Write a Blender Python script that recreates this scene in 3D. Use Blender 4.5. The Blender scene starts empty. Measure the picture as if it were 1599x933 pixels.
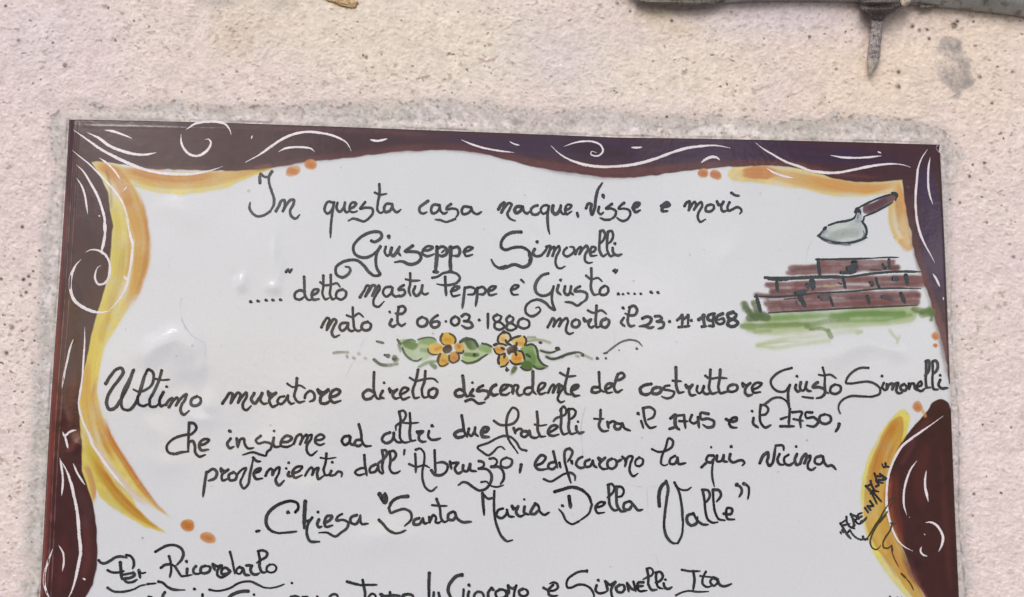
import bpy, math
import numpy as np
from mathutils import Matrix, Vector

# ------------------------------------------------------------------ camera
F_PX, CX, CY = 1400.0, 799.5, 466.5          # focal length and centre in photo pixels
V1 = np.array([921.0, -12888.0])             # where the plaque's sides meet
p0 = np.array([CX, CY])
U = np.array([*(V1 - p0), F_PX]); U /= np.linalg.norm(U)
# horizontal vanishing point on the top edge line, orthogonal to U
sl, bx, by = 0.0290, 108.0, 187.0
lhs = (V1[0]-CX) + (V1[1]-CY)*sl
rhs = -F_PX**2 - (V1[1]-CY)*((by-CY) + sl*(CX-bx))
X2 = rhs / lhs
R = np.array([X2, (by-CY) + sl*(X2 + CX - bx), F_PX]); R /= np.linalg.norm(R)
Y = np.cross(U, R)
MW = np.stack([R, Y, U])                     # camera vector -> world vector

def ray(px, py):
    px = np.asarray(px, float); py = np.asarray(py, float)
    d = np.stack([px - CX, py - CY, np.full_like(px, F_PX)], -1)
    return d @ MW.T
_a = ray(108, 187); _b = ray(1470, 227)
_w = np.linalg.norm(_b/_b[1] - _a/_a[1])
DIST = 0.42 / _w                             # the plaque is about 42 cm wide
FRONT = -0.0055                              # its glazed face stands 5.5 mm proud of the wall
CAM = np.array([0.0, FRONT - DIST, 1.95])

def P(px, py, y=FRONT):
    """point on the upright plane at depth y"""
    r = ray(px, py)
    t = (np.asarray(y) - CAM[1]) / r[..., 1]
    return CAM + r * t[..., None]
MM = DIST / F_PX * 1000                      # millimetres per photo pixel, about 0.3

scene = bpy.context.scene
cam_d = bpy.data.cameras.new('camera'); cam = bpy.data.objects.new('camera', cam_d)
scene.collection.objects.link(cam); scene.camera = cam
cam_d.sensor_width = 36.0; cam_d.lens = 36.0 * F_PX / 1599.0
cam_d.clip_start = 0.01; cam_d.clip_end = 200
xr, yd, zf = MW @ np.array([1., 0, 0]), MW @ np.array([0, 1., 0]), MW @ np.array([0, 0, 1.])
cam.matrix_world = Matrix([[xr[i], -yd[i], -zf[i], CAM[i]] for i in range(3)] + [[0, 0, 0, 1]])

# ------------------------------------------------------------------ sky, sun, exposure
SUN_EL, SUN_AZ = math.radians(33), math.radians(202)      # azimuth clockwise from +Y
world = bpy.data.worlds.new('World'); scene.world = world; world.use_nodes = True
nt = world.node_tree; nt.nodes.clear()
def N(t, typ, **kw):
    n = t.nodes.new(typ)
    for k, v in kw.items():
        setattr(n, k, v)
    return n
out = N(nt, 'ShaderNodeOutputWorld'); bg = N(nt, 'ShaderNodeBackground')
sky = N(nt, 'ShaderNodeTexSky', sky_type='NISHITA', sun_disc=False, sun_elevation=SUN_EL,
        sun_rotation=SUN_AZ, air_density=1.0, dust_density=1.2, ozone_density=1.4)
tc = N(nt, 'ShaderNodeTexCoord')
mp = N(nt, 'ShaderNodeMapping'); mp.inputs['Scale'].default_value = (1, 1, 1.9); mp.inputs['Location'].default_value = (3.88, 2.2, 0.82)
nz = N(nt, 'ShaderNodeTexNoise'); nz.inputs['Scale'].default_value = 3.8; nz.inputs['Detail'].default_value = 6; nz.inputs['Roughness'].default_value = 0.55
rp = N(nt, 'ShaderNodeMapRange'); rp.inputs['From Min'].default_value = 0.50; rp.inputs['From Max'].default_value = 0.67
rp.interpolation_type = 'SMOOTHSTEP'
cl = N(nt, 'ShaderNodeMix', data_type='RGBA')
cl.inputs[7].default_value = (24.0, 23.6, 23.2, 1)        # bright cloud, in the sky's own units
nt.links.new(tc.outputs['Generated'], mp.inputs['Vector']); nt.links.new(mp.outputs[0], nz.inputs['Vector'])
nt.links.new(nz.outputs['Fac'], rp.inputs['Value'])
# clouds only above the skyline; plain grey street below it
sp = N(nt, 'ShaderNodeSeparateXYZ'); nt.links.new(tc.outputs['Generated'], sp.inputs[0])
hz = N(nt, 'ShaderNodeMapRange', interpolation_type='SMOOTHSTEP'); hz.inputs['From Min'].default_value = -0.02; hz.inputs['From Max'].default_value = 0.10
nt.links.new(sp.outputs['Z'], hz.inputs['Value'])
mu = N(nt, 'ShaderNodeMath', operation='MULTIPLY'); nt.links.new(rp.outputs[0], mu.inputs[0]); nt.links.new(hz.outputs[0], mu.inputs[1])
nt.links.new(mu.outputs[0], cl.inputs[0])
gr = N(nt, 'ShaderNodeMix', data_type='RGBA'); gr.inputs[6].default_value = (2.4, 2.4, 2.6, 1)
h2 = N(nt, 'ShaderNodeMapRange', interpolation_type='SMOOTHSTEP'); h2.inputs['From Min'].default_value = -0.10; h2.inputs['From Max'].default_value = 0.02
nt.links.new(sp.outputs['Z'], h2.inputs['Value']); nt.links.new(h2.outputs[0], gr.inputs[0]); nt.links.new(cl.outputs[2], gr.inputs[7])
nt.links.new(sky.outputs[0], cl.inputs[6]); nt.links.new(gr.outputs[2], bg.inputs['Color'])
bg.inputs['Strength'].default_value = 0.062
nt.links.new(bg.outputs[0], out.inputs['Surface'])

sun_d = bpy.data.lights.new('sun', 'SUN'); sun = bpy.data.objects.new('sun', sun_d)
scene.collection.objects.link(sun)
sun_d.energy = 1.45; sun_d.angle = math.radians(31); sun_d.color = (1.0, 0.97, 0.95)
_sd = Vector((math.sin(SUN_AZ)*math.cos(SUN_EL), math.cos(SUN_AZ)*math.cos(SUN_EL), math.sin(SUN_EL)))
sun.rotation_euler = _sd.to_track_quat('Z', 'Y').to_euler()

vs = scene.view_settings
vs.view_transform = 'Standard'; vs.look = 'None'; vs.gamma = 1.0; vs.use_curve_mapping = False
vs.exposure = 0.45
scene.cycles.use_denoising = True

# ------------------------------------------------------------------ helpers
rng = np.random.default_rng(7)
def lin(r, g, b):
    c = np.array([r, g, b], float) / 255
    return np.where(c <= 0.04045, c/12.92, ((c+0.055)/1.055)**2.4)

def noise(shape, s, seed=0, sx=None):
    """smooth gaussian noise, feature size s cells (sx across if given), unit variance"""
    g = np.random.default_rng(seed).standard_normal(shape)
    fy = np.fft.fftfreq(shape[0])[:, None]; fx = np.fft.rfftfreq(shape[1])[None]
    sx = sx or s
    k = np.exp(-2*(math.pi**2)*((fy*s)**2 + (fx*sx)**2))
    r = np.fft.irfft2(np.fft.rfft2(g)*k, s=shape)
    return r / r.std()

def link_mesh(name, verts, faces, mat=None, parent=None, col=None, smooth=True, inner=None):
    me = bpy.data.meshes.new(name)
    verts = np.asarray(verts, np.float32); faces = np.asarray(faces, np.int32)
    if faces.ndim == 2:
        k = faces.shape[1]; n = len(faces)
        me.vertices.add(len(verts)); me.vertices.foreach_set('co', verts.ravel())
        me.loops.add(n*k); me.loops.foreach_set('vertex_index', faces.ravel())
        me.polygons.add(n)
        me.polygons.foreach_set('loop_start', np.arange(0, n*k, k, dtype=np.int32))
    me.update(calc_edges=True); me.validate()
    me.polygons.foreach_set('use_smooth', np.full(len(me.polygons), smooth))
    if col is not None:
        at = me.color_attributes.new('col', 'FLOAT_COLOR', 'POINT')
        c = np.ones((len(verts), 4), np.float32); c[:, :3] = np.clip(col, 0, 1)
        at.data.foreach_set('color', c.ravel())
    if mat: me.materials.append(mat)
    o = bpy.data.objects.new(name, me); scene.collection.objects.link(o)
    if parent is not None: o.parent = parent
    return o
def empty(name, parent=None, label=None, cat=None):
    o = bpy.data.objects.new(name, None); scene.collection.objects.link(o)
    if parent is not None: o.parent = parent
    if label: o['label'] = label
    if cat: o['category'] = cat
    return o

def polydist(px, py, pts, closed=False):
    """distance to a polyline and the signed offset across it"""
    pts = np.asarray(pts, float)
    if closed: pts = np.vstack([pts, pts[:1]])
    best = np.full(px.shape, 1e9); side = np.zeros(px.shape); along = np.zeros(px.shape)
    acc = 0.0
    for a, b in zip(pts[:-1], pts[1:]):
        d = b - a; L = math.hypot(*d)
        if L < 1e-6: continue
        t = np.clip(((px-a[0])*d[0] + (py-a[1])*d[1]) / L**2, 0, 1)
        dx, dy = px - a[0] - t*d[0], py - a[1] - t*d[1]
        q = np.hypot(dx, dy); m = q < best
        best = np.where(m, q, best)
        side = np.where(m, (dx*-d[1] + dy*d[0])/L, side)
        along = np.where(m, acc + t*L, along); acc += L
    return best, side, along, acc
def inside(px, py, poly):
    poly = np.asarray(poly, float); r = np.zeros(px.shape, bool); n = len(poly); j = n - 1
    for i in range(n):
        xi, yi = poly[i]; xj, yj = poly[j]
        if yi != yj:
            c = ((yi > py) != (yj > py)) & (px < (xj-xi)*(py-yi)/(yj-yi) + xi)
            r ^= c
        j = i
    return r
def sdist(px, py, poly):
    d = polydist(px, py, poly, True)[0]
    return np.where(inside(px, py, poly), d, -d)
def smooth_pts(pts, step=2.0, closed=False):
    """centripetal-like Catmull-Rom through the points, resampled"""
    pts = np.asarray(pts, float)
    if len(pts) < 3: 
        L = np.hypot(*(pts[-1]-pts[0])); n = max(2, int(L/step)+1)
        t = np.linspace(0, 1, n)[:, None]
        return pts[0]*(1-t) + pts[-1]*t
    if closed: e = np.vstack([pts[-1:], pts, pts[:2]])
    else: e = np.vstack([2*pts[0]-pts[1], pts, 2*pts[-1]-pts[-2]])
    res = []
    for i in range(1, len(e)-2):
        a, b, c, d = e[i-1], e[i], e[i+1], e[i+2]
        # tangents limited by the segment length keep tight bends clean
        L = np.hypot(*(c-b)) + 1e-9
        def tan(u, v, w):
            l1 = np.hypot(*(v-u))+1e-9; l2 = np.hypot(*(w-v))+1e-9
            t = (v-u)/l1*l2 + (w-v)/l2*l1
            return t/(l1+l2)
        m1 = tan(a, b, c)*L; m2 = tan(b, c, d)*L
        n = max(2, int(L/step)+1)
        t = np.linspace(0, 1, n, endpoint=False)[:, None]
        res.append((2*t**3-3*t**2+1)*b + (t**3-2*t**2+t)*m1 + (-2*t**3+3*t**2)*c + (t**3-t**2)*m2)
    if not closed: res.append(pts[-1:])
    return np.vstack(res)
# ------------------------------------------------------------------ materials
def principled(name, rough=0.5, spec=0.5):
    m = bpy.data.materials.new(name); m.use_nodes = True
    t = m.node_tree; b = t.nodes['Principled BSDF']
    b.inputs['Roughness'].default_value = rough; b.inputs['Specular IOR Level'].default_value = spec
    return m, t, b
def glaze(name, use_col=True, base=(0.5, 0.5, 0.5), rough=0.07, bumpd=0.06, grain=0.06):
    m, t, b = principled(name, rough, 0.62)
    tc = N(t, 'ShaderNodeTexCoord')
    n1 = N(t, 'ShaderNodeTexNoise'); n1.inputs['Scale'].default_value = 900; n1.inputs['Detail'].default_value = 3
    t.links.new(tc.outputs['Object'], n1.inputs['Vector'])
    mr = N(t, 'ShaderNodeMapRange'); mr.inputs['To Min'].default_value = 1-grain; mr.inputs['To Max'].default_value = 1+grain
    t.links.new(n1.outputs['Fac'], mr.inputs['Value'])
    mx = N(t, 'ShaderNodeVectorMath', operation='SCALE')
    if use_col:
        a = N(t, 'ShaderNodeAttribute', attribute_name='col'); t.links.new(a.outputs['Color'], mx.inputs[0])
    else: mx.inputs[0].default_value = base
    t.links.new(mr.outputs[0], mx.inputs['Scale']); t.links.new(mx.outputs[0], b.inputs['Base Color'])
    n2 = N(t, 'ShaderNodeTexNoise'); n2.inputs['Scale'].default_value = 260; n2.inputs['Detail'].default_value = 2
    t.links.new(tc.outputs['Object'], n2.inputs['Vector'])
    bp = N(t, 'ShaderNodeBump'); bp.inputs['Strength'].default_value = bumpd; bp.inputs['Distance'].default_value = 0.001
    t.links.new(n2.outputs['Fac'], bp.inputs['Height']); t.links.new(bp.outputs[0], b.inputs['Normal'])
    # hazy dust film: the gloss varies a little over the glaze
    n3 = N(t, 'ShaderNodeTexNoise'); n3.inputs['Scale'].default_value = 22; n3.inputs['Detail'].default_value = 4
    t.links.new(tc.outputs['Object'], n3.inputs['Vector'])
    m3 = N(t, 'ShaderNodeMapRange'); m3.inputs['From Min'].default_value = .35; m3.inputs['From Max'].default_value = .7
    m3.inputs['To Min'].default_value = rough; m3.inputs['To Max'].default_value = rough+.10
    t.links.new(n3.outputs['Fac'], m3.inputs['Value']); t.links.new(m3.outputs[0], b.inputs['Roughness'])
    return m
M_GLAZE = glaze('painted_glaze')
M_INK = glaze('black_ceramic_ink', rough=0.16, grain=0.25)
M_WHITE = glaze('scratched_white', rough=0.3, bumpd=0.3, grain=0.08)

def plaster_mat():
    m, t, b = principled('sprayed_plaster', 0.92, 0.2)
    a = N(t, 'ShaderNodeAttribute', attribute_name='col')
    tc = N(t, 'ShaderNodeTexCoord')
    n1 = N(t, 'ShaderNodeTexNoise'); n1.inputs['Scale'].default_value = 1500; n1.inputs['Detail'].default_value = 4
    t.links.new(tc.outputs['Object'], n1.inputs['Vector'])
    mr = N(t, 'ShaderNodeMapRange'); mr.inputs['To Min'].default_value = .9; mr.inputs['To Max'].default_value = 1.1
    t.links.new(n1.outputs['Fac'], mr.inputs['Value'])
    mx = N(t, 'ShaderNodeVectorMath', operation='SCALE')
    t.links.new(a.outputs['Color'], mx.inputs[0]); t.links.new(mr.outputs[0], mx.inputs['Scale'])
    t.links.new(mx.outputs[0], b.inputs['Base Color'])
    bp = N(t, 'ShaderNodeBump'); bp.inputs['Strength'].default_value = .5; bp.inputs['Distance'].default_value = .0004
    t.links.new(n1.outputs['Fac'], bp.inputs['Height']); t.links.new(bp.outputs[0], b.inputs['Normal'])
    return m
M_WALL = plaster_mat()

# ------------------------------------------------------------------ plaque outline (photo pixels)
TOP = np.array([[108, 187], [180, 188.2], [360, 192.4], [520, 198], [660, 203.4], [800, 208.5], [960, 215], [1100, 217], [1220, 219.4],
                [1350, 222.8], [1467, 226.3]], float)
YB = 1190.0                                   # lower edge, below the picture
def x_left(y): return 108 - 0.0622*(y-187) + 1.0*np.sin((y-187)/97.0)*np.clip((y-187)/60, 0, 1)
def x_right(y): return 1467.5 + 0.0428*(y-226) + 0.8*np.sin((y-226)/120.0)
def y_top(x): return np.interp(x, TOP[:, 0], TOP[:, 1])
ys = np.linspace(226, YB, 40)
OUT = np.vstack([TOP, np.stack([x_right(ys[1:]), ys[1:]], -1),
                 np.stack([x_left(ys[::-1]), ys[::-1]], -1)[:-1]])

# glaze relief in metres above the flat face
lump = noise((260, 380), 13, 3); lump2 = noise((260, 380), 4.5, 4)
def samp(img, px, py, cell=4.0):
    x = np.clip(np.asarray(px, float)/cell, 0, img.shape[1]-2.001); y = np.clip(np.asarray(py, float)/cell, 0, img.shape[0]-2.001)
    i = x.astype(int); j = y.astype(int); u = x-i; v = y-j
    u = u*u*(3-2*u); v = v*v*(3-2*v)
    return (img[j, i]*(1-u)+img[j, i+1]*u)*(1-v) + (img[j+1, i]*(1-u)+img[j+1, i+1]*u)*v
DIMPLES = [(386, 446, 9, 13, .30), (372, 432, 8, 9, -.12), (431, 450, 11, 11, .34), (424, 402, 8, 24, .22), (437, 425, 6, 16, .16), (395, 400, 40, 55, .08),
           (232, 552, 22, 24, .42), (262, 534, 26, 20, .48), (296, 548, 18, 22, .38), (310, 580, 12, 20, .30), (238, 610, 20, 22, .28), (300, 612, 24, 18, -.30), (330, 628, 10, 18, .30), (318, 655, 16, 10, .26), (225, 600, 16, 40, .18),
           (245, 665, 22, 26, .24), (430, 700, 40, 30, .22), (255, 715, 30, 26, .22), (480, 770, 36, 22, .26), (600, 845, 60, 26, .26), (1330, 545, 36, 18, .30), (1385, 560, 22, 14, .22),
           (1130, 395, 24, 16, .12), (835, 366, 6, 8, -.05), (290, 325, 34, 22, .20), (700, 300, 90, 50, .05), (110, 470, 10, 30, .16), (118, 690, 9, 12, .20), (105, 640, 6, 30, .10), (112, 560, 8, 30, -.10), (125, 820, 10, 40, .10)]
def H(px, py):
    px = np.asarray(px, float); py = np.asarray(py, float)
    dl = px - x_left(py); dr = x_right(py) - px; dt = py - y_top(px); db = YB - py
    h = 0.00016*samp(lump, px, py) + 0.00002*samp(lump2, px, py)
    wx = px + 5*samp(lump2, px+37, py); wy = py + 5*samp(lump2, px, py+53)
    for x, y, a, b, k in DIMPLES:
        h = h + k*0.0019*np.exp(-((wx-x)/a)**2 - ((wy-y)/b)**2)
    def rim(d, w, depth): return -depth*np.clip(1-d/w, 0, 1)**2
    h = h + rim(dl, 9, .0016) + rim(dr, 4, .0008) + 0 + rim(db, 8, .0015)
    g = lambda d, c, s: np.exp(-((d-c)/s)**2)
    fade = np.clip((py-190)/20, 0, 1)
    h = h + .00016*g(dl, 9.6+.6*np.sin(py/60), 1.5)*fade + .00013*g(dl, 16.2+.8*np.sin(py/75+1), 1.6)*fade
    ft = np.clip((px-125)/20, 0, 1)*np.clip((560-px)/300, 0, 1)
    h = h + .00003*g(dt, 9.5, 1.7)*ft
    return h
def S(px, py, eps=0.0):
    """point on the glazed face"""
    return P(px, py, FRONT - H(px, py) - eps)

# ------------------------------------------------------------------ the wall
CELL = 1.25
gx = np.arange(-160, 1760, CELL); gy = np.arange(-150, 1100, CELL)
GX, GY = np.meshgrid(gx, gy); shp = GX.shape
mortar_poly = [(15, 1300), (38, 933), (44, 800), (50, 650), (60, 500), (68, 380), (80, 270), (79, 183), (92, 171), (150, 166), (300, 168), (450, 163),
               (600, 160), (750, 164), (850, 172), (925, 171), (1000, 178), (1100, 184), (1200, 187), (1300, 181), (1400, 183), (1470, 194), (1496, 214),
               (1499, 250), (1488, 292), (1486, 400), (1491, 500), (1497, 650), (1507, 800), (1519, 933), (1535, 1300)]
n_big = noise(shp, 60, 11); n_mid = noise(shp, 16, 12); n_s = noise(shp, 2.6, 13, 3.2); n_f = noise(shp, 1.15, 14, 1.5); n_ff = noise(shp, .7, 15)
n_l = noise(shp, 1.5, 16, 2.2); n_m2 = noise(shp, 6, 19, 8)
sub = 4                                       # coarse distance field, interpolated up
cxx, cyy = np.meshgrid(gx[::sub], gy[::sub])
sm = sdist(cxx, cyy, mortar_poly); so = sdist(cxx, cyy, OUT)
patch = sdist(cxx, cyy, [(1463, 92), (1470, 66), (1500, 65), (1502, 82), (1515, 95), (1512, 110), (1520, 130), (1512, 140), (1500, 142), (1494, 152), (1488, 148), (1486, 135), (1470, 128), (1460, 112)])
def up(a): 
    from_y = np.clip(np.arange(shp[0])/sub, 0, a.shape[0]-1.001); from_x = np.clip(np.arange(shp[1])/sub, 0, a.shape[1]-1.001)
    j = from_y.astype(int); i = from_x.astype(int); v = (from_y-j)[:, None]; u = (from_x-i)[None]
    return (a[j][:, i]*(1-u)+a[j][:, i+1]*u)*(1-v) + (a[j+1][:, i]*(1-u)+a[j+1][:, i+1]*u)*v
sm, so, patch = up(sm), up(so), up(patch)
sst = lambda a, b, x: (lambda t: t*t*(3-2*t))(np.clip((x-a)/(b-a), 0, 1))
mort = sst(-9, 8, sm + 2.0*n_mid + 3.0*n_m2 + 3.2*n_s+2.2*n_f)
mort_soft = sst(-10, 16, sm + 4*n_mid)
pat = sst(-5, 4, patch + 2.2*n_s + 1.8*n_m2+1.2*n_f)
# relief (metres, towards the viewer)
pits = sst(1.35, 2.2, n_l) ; pits2 = sst(2.2, 2.9, noise(shp, 1.15, 18, 1.4))
rough = (1-.68*np.maximum(mort, pat))
hw = (.000045*n_s + .000015*n_l + .00006*n_f + .00006*n_ff + .00004*n_m2)*rough + .00009*n_mid*(1-.5*mort) + .0004*n_big*.5
hw -= (.00026*pits)*rough + .00045*pits2*(.25+.75*rough)
hw -= .00022*sst(-10, 9, sm + 2.0*n_mid+3.0*n_m2+2*n_s)      # mortar bed lies lower, with a crumbly lip
hw -= .0002*pat*(1+.5*n_s)
hw += .0012*sst(16, 3, -so*1.0)*1.0*np.where(so < 0, 1, 1)                                             # mortar rises to the tile
hw -= .0006*np.exp(-((so+1.5)/2.0)**2)*np.clip(.3+.6*n_mid+.4*n_m2, 0, 1)
crease = np.exp(-((GX - (x_right(GY)+9+3*np.sin(GY/47)))/1.6)**2)*(GY > 440)
hw -= .0005*crease
# colour
pink = lin(225, 207, 203); cream = lin(226, 212, 196); peach = lin(231, 211, 192); grey = lin(188, 178, 172); lilac = lin(213, 202, 210)
def blob(x, y, a, b): return np.exp(-((GX-x)/a)**2 - ((GY-y)/b)**2)
w_cream = np.clip(.95*blob(560, 40, 300, 110) + .9*blob(1000, 110, 260, 75) + .3*blob(380, 0, 90, 60) + .10*n_big + .12*n_mid, 0, 1)
w_peach = np.clip(1.0*blob(1420, 130, 230, 110) + .5*blob(1550, 20, 150, 60) + .10*n_mid, 0, 1)
w_lil = np.clip(.75*blob(1230, 28, 130, 34) + .6*blob(870, 90, 70, 60) + .35*blob(60, 60, 130, 90) + .12*n_mid, 0, 1)
C = np.ones(shp + (3,))*pink
mixc = lambda C, col, w: C*(1-w[..., None]) + col*w[..., None]
C = mixc(C, cream, w_cream); C = mixc(C, peach, w_peach); C = mixc(C, lilac, w_lil*.8)
C = mixc(C, lin(196, 172, 140), np.clip(.55*blob(425, 22, 34, 22) + .3*blob(380, 60, 60, 40), 0, 1)*np.clip(.6+.4*n_mid, 0, 1))
C = mixc(C, lin(205, 188, 150), np.clip(.55*blob(1020, 20, 34, 20) + .4*blob(1060, 45, 40, 16), 0, 1)*.9)
C = mixc(C, lin(214, 196, 150), np.clip(.6*blob(535, 6, 22, 9), 0, 1))
C = mixc(C, lin(150, 140, 134), np.clip(.5*blob(345, 4, 30, 8)+.35*blob(440, 6, 18, 10), 0, 1))
C = mixc(C, lin(203, 196, 190), mort_soft*.45)
green = np.clip(.25*n_big+.3, 0, 1)
gm = mixc(np.ones(shp+(3,))*grey, lin(181, 177, 169), green)
gm = mixc(gm, lin(198, 189, 186), np.clip(.5+.45*n_mid, 0, 1))
C = mixc(C, gm, mort*np.clip(np.where(GX > 1480, .5, np.where(GX < 110, .82, .62)) + .12*n_m2 + .10*n_s, 0, 1))
C = mixc(C, lin(180, 168, 161), pat*np.clip(.78+.2*n_m2+.12*n_s, 0, 1))
C = mixc(C, lin(150, 142, 138), pat*np.clip(blob(1512, 130, 12, 22)+blob(1496, 72, 10, 8), 0, 1)*.7)
# sand grains; pits, spots and crease coloured darker than the plaster
grain = sst(1.9, 2.7, noise(shp, 1.35, 21, 1.7)); grain2 = sst(.9, 2.2, noise(shp, 1.0, 22))
dens = np.clip(.7+.35*n_big+.45*n_mid, .1, 1.4)
C = mixc(C, lin(150, 130, 121), grain*.45*dens)
C = mixc(C, lin(190, 170, 161), np.clip(pits*.6*dens, 0, 1))
C = mixc(C, lin(126, 110, 103), np.clip(pits2*.7*dens, 0, 1))
C = mixc(C, lin(150, 142, 138), grain2*.62*np.maximum(mort, pat))
C = C*(1+.05*(n_s+n_f)*np.maximum(mort, pat))[..., None]
C = mixc(C, lin(70, 62, 58), sst(3.0, 3.5, noise(shp, 1.5, 23))*.9)
C = mixc(C, lin(120, 112, 108), np.exp(-((sm+2.0*n_mid+3.0*n_m2)/4.5)**2)*np.clip(n_f*.5+n_l*.25-.1, 0, .7)*(GY < 300))  # shadow line at the mortar's upper border, put into the colour
C = mixc(C, lin(120, 112, 112), crease*np.clip(.3+.4*n_s, 0, .7))
for sx_, sy_, r_ in [(9, 10, 2.2), (29, 64, 2.4), (158, 64, 1.5), (102, 103, 3.5), (1264, 58, 2.2), (964, 6, 2.2), (984, 18, 1.8), (1049, 33, 2.5), (1490, 40, 5),
                     (1495, 34, 2.5), (1448, 47, 2.5), (1520, 34, 1.8), (1549, 162, 2.2), (1581, 113, 1.8), (1530, 121, 3), (1451, 61, 2.5), (1425, 42, 3), (1436, 48, 2.8), (1403, 113, 3), (1403, 136, 3.5), (45, 432, 2.6), (47, 445, 2.6), (37, 437, 3), (41, 457, 2.6), (33, 462, 2), (19, 512, 3.4), (35, 355, 2.6), (2, 436, 2.6), (10, 552, 3.4), (52, 424, 2), (62, 392, 2), (1537, 255, 2.4), (1514, 276, 2.4), (1499, 317, 2), (1519, 258, 2), (1541, 348, 1.8), (1507, 438, 1.8), (1583, 402, 2.2), (1579, 668, 1.8), (1521, 772, 2.2), (1519, 806, 1.8)]:
    bl = blob(sx_, sy_, r_, r_); C = mixc(C, lin(80, 70, 66), np.clip(bl*1.3, 0, .9)*(.7+.3*(n_f > -.3))); hw -= .0004*bl
C = C*(1+.03*n_s+.04*n_f+.03*n_ff+.012*n_mid)[..., None]
W = P(GX, GY, -hw)
keep = so < 14
q = keep[:-1, :-1] | keep[1:, 1:] | keep[:-1, 1:] | keep[1:, :-1]
idx = np.arange(shp[0]*shp[1]).reshape(shp)
faces = np.stack([idx[:-1, :-1][q], idx[1:, :-1][q], idx[1:, 1:][q], idx[:-1, 1:][q]], -1)
used = np.zeros(idx.size, bool); used[faces.ravel()] = True
remap = np.cumsum(used) - 1
wv = W.reshape(-1, 3)[used]; wc = C.reshape(-1, 3)[used]; wf = remap[faces]
# the rest of the wall, plain ring around the detailed part
cor = np.array([P(gx[0]+2, gy[0]+2, .001), P(gx[-1]-2, gy[0]+2, .001), P(gx[-1]-2, gy[-1]-2, .001), P(gx[0]+2, gy[-1]-2, .001)])
far = np.array([(-3, .001, 4.2), (3, .001, 4.2), (3, .001, 0), (-3, .001, 0)])
b0 = len(wv); wv = np.vstack([wv, cor, far]); wc = np.vstack([wc, np.ones((8, 3))*pink*.93])
ring = [[b0+i, b0+(i+1) % 4, b0+4+(i+1) % 4, b0+4+i] for i in range(4)]
wf = np.vstack([wf, ring])
wall = link_mesh('wall', wv, wf, M_WALL, col=wc)
wall['kind'] = 'structure'
wall['label'] = 'rough pale pink sprayed plaster wall behind the plaque'
del W, C
# ------------------------------------------------------------------ the plaque
plaque = empty('ceramic_plaque', None, 'large glazed ceramic plaque with brown scrolled border and handwritten Italian dedication, set in grey mortar', 'plaque')
PIG = .80
WHITE = lin(213, 212.5, 214)*.985
BROWN = lin(74, 50, 50)*.7
def tile_pts(t, s):
    ox, oy, k = t
    v = [float(a) for a in s.split()]
    return [(ox + v[i]/k, oy + v[i+1]/k) for i in range(0, len(v), 2)]
def strokes(t, text, w0):
    """';' separates strokes, 'w' sets the next width (in the units of that enlargement)"""
    res = []
    for s in text.replace('\n', ' ').split(';'):
        s = s.strip()
        if not s: continue
        w = w0
        if s[0] == 'w':
            h, s = s.split(None, 1); w = float(h[1:])
        res.append((w/t[2], tile_pts(t, s)))
    return res

# --- tile body: glazed face on a grid, thick sides
xs = np.concatenate([[0, 1, 2, 3.5, 5, 7, 9, 11, 13, 15, 17, 19, 22], np.arange(26, 1336, 4)]); 
xs = np.unique(np.concatenate([xs/1361.0, 1-np.array([0, 1, 2, 3, 5, 8, 12, 16, 20])/1361.0]))
ysl = np.unique(np.concatenate([np.array([0, 1, 2, 3.5, 5, 7, 9, 11, 13, 16, 20])/975.0, np.arange(24, 960, 4)/975.0, 1-np.array([0, 2, 4, 6, 8, 10, 13])/975.0]))
UU, VV = np.meshgrid(xs, ysl)
def coons(u, v):
    x = 108 + u*(1467.5-108)
    for _ in range(3):
        yt = y_top(x); y = yt + v*(YB-yt); x = x_left(y) + u*(x_right(y)-x_left(y))
    return x, y
TX, TY = coons(UU, VV)
tv = S(TX, TY).reshape(-1, 3); n0 = len(tv); th = TX.shape
ti = np.arange(n0).reshape(th)
tf = np.stack([ti[:-1, :-1], ti[1:, :-1], ti[1:, 1:], ti[:-1, 1:]], -1).reshape(-1, 4)
loop = np.concatenate([ti[0, :], ti[1:, -1], ti[-1, -2::-1], ti[-2:0:-1, 0]])
back = tv[loop].copy(); back[:, 1] = 0.004
tv = np.vstack([tv, back]); m = len(loop)
side = [[loop[(i+1) % m], loop[i], n0+i, n0+(i+1) % m] for i in range(m)]
tf = np.vstack([tf, side])
tcol = np.ones((len(tv), 3))*WHITE
fx, fy = TX.ravel(), TY.ravel()
brown_edge = np.concatenate([((fx-x_left(fy) < 14) | (fy-y_top(fx) < 10) | ((x_right(fy)-fx < 3) & ((fy < 598) | (fy > 634)))), np.ones(m, bool)])
tcol[brown_edge] = BROWN
body = link_mesh('tile', tv, tf, M_GLAZE, plaque, tcol)

# --- painting, worked out on a fine grid lying on the glaze
X0, Y0, X1, Y1, RES = 54, 180, 1522, 1194, 1.0
cw, ch = int((X1-X0)/RES)+1, int((Y1-Y0)/RES)+1
PX, PY = np.meshgrid(X0+np.arange(cw)*RES, Y0+np.arange(ch)*RES)
CAN = np.ones((ch, cw, 3))*WHITE
N1 = noise((ch, cw), 1.3, 31); N2 = noise((ch, cw), 4, 32); N3 = noise((ch, cw), 14, 33)
hair = noise((1, 4096), 1.6, 34)[0]; hair2 = noise((1, 4096), 6, 35)[0]
PARTS = {}
def _roi(pts, pad):
    a = np.asarray(pts); 
    i0 = max(0, int((a[:, 0].min()-pad-X0)/RES)); i1 = min(cw, int((a[:, 0].max()+pad-X0)/RES)+2)
    j0 = max(0, int((a[:, 1].min()-pad-Y0)/RES)); j1 = min(ch, int((a[:, 1].max()+pad-Y0)/RES)+2)
    return slice(j0, j1), slice(i0, i1)
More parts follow.
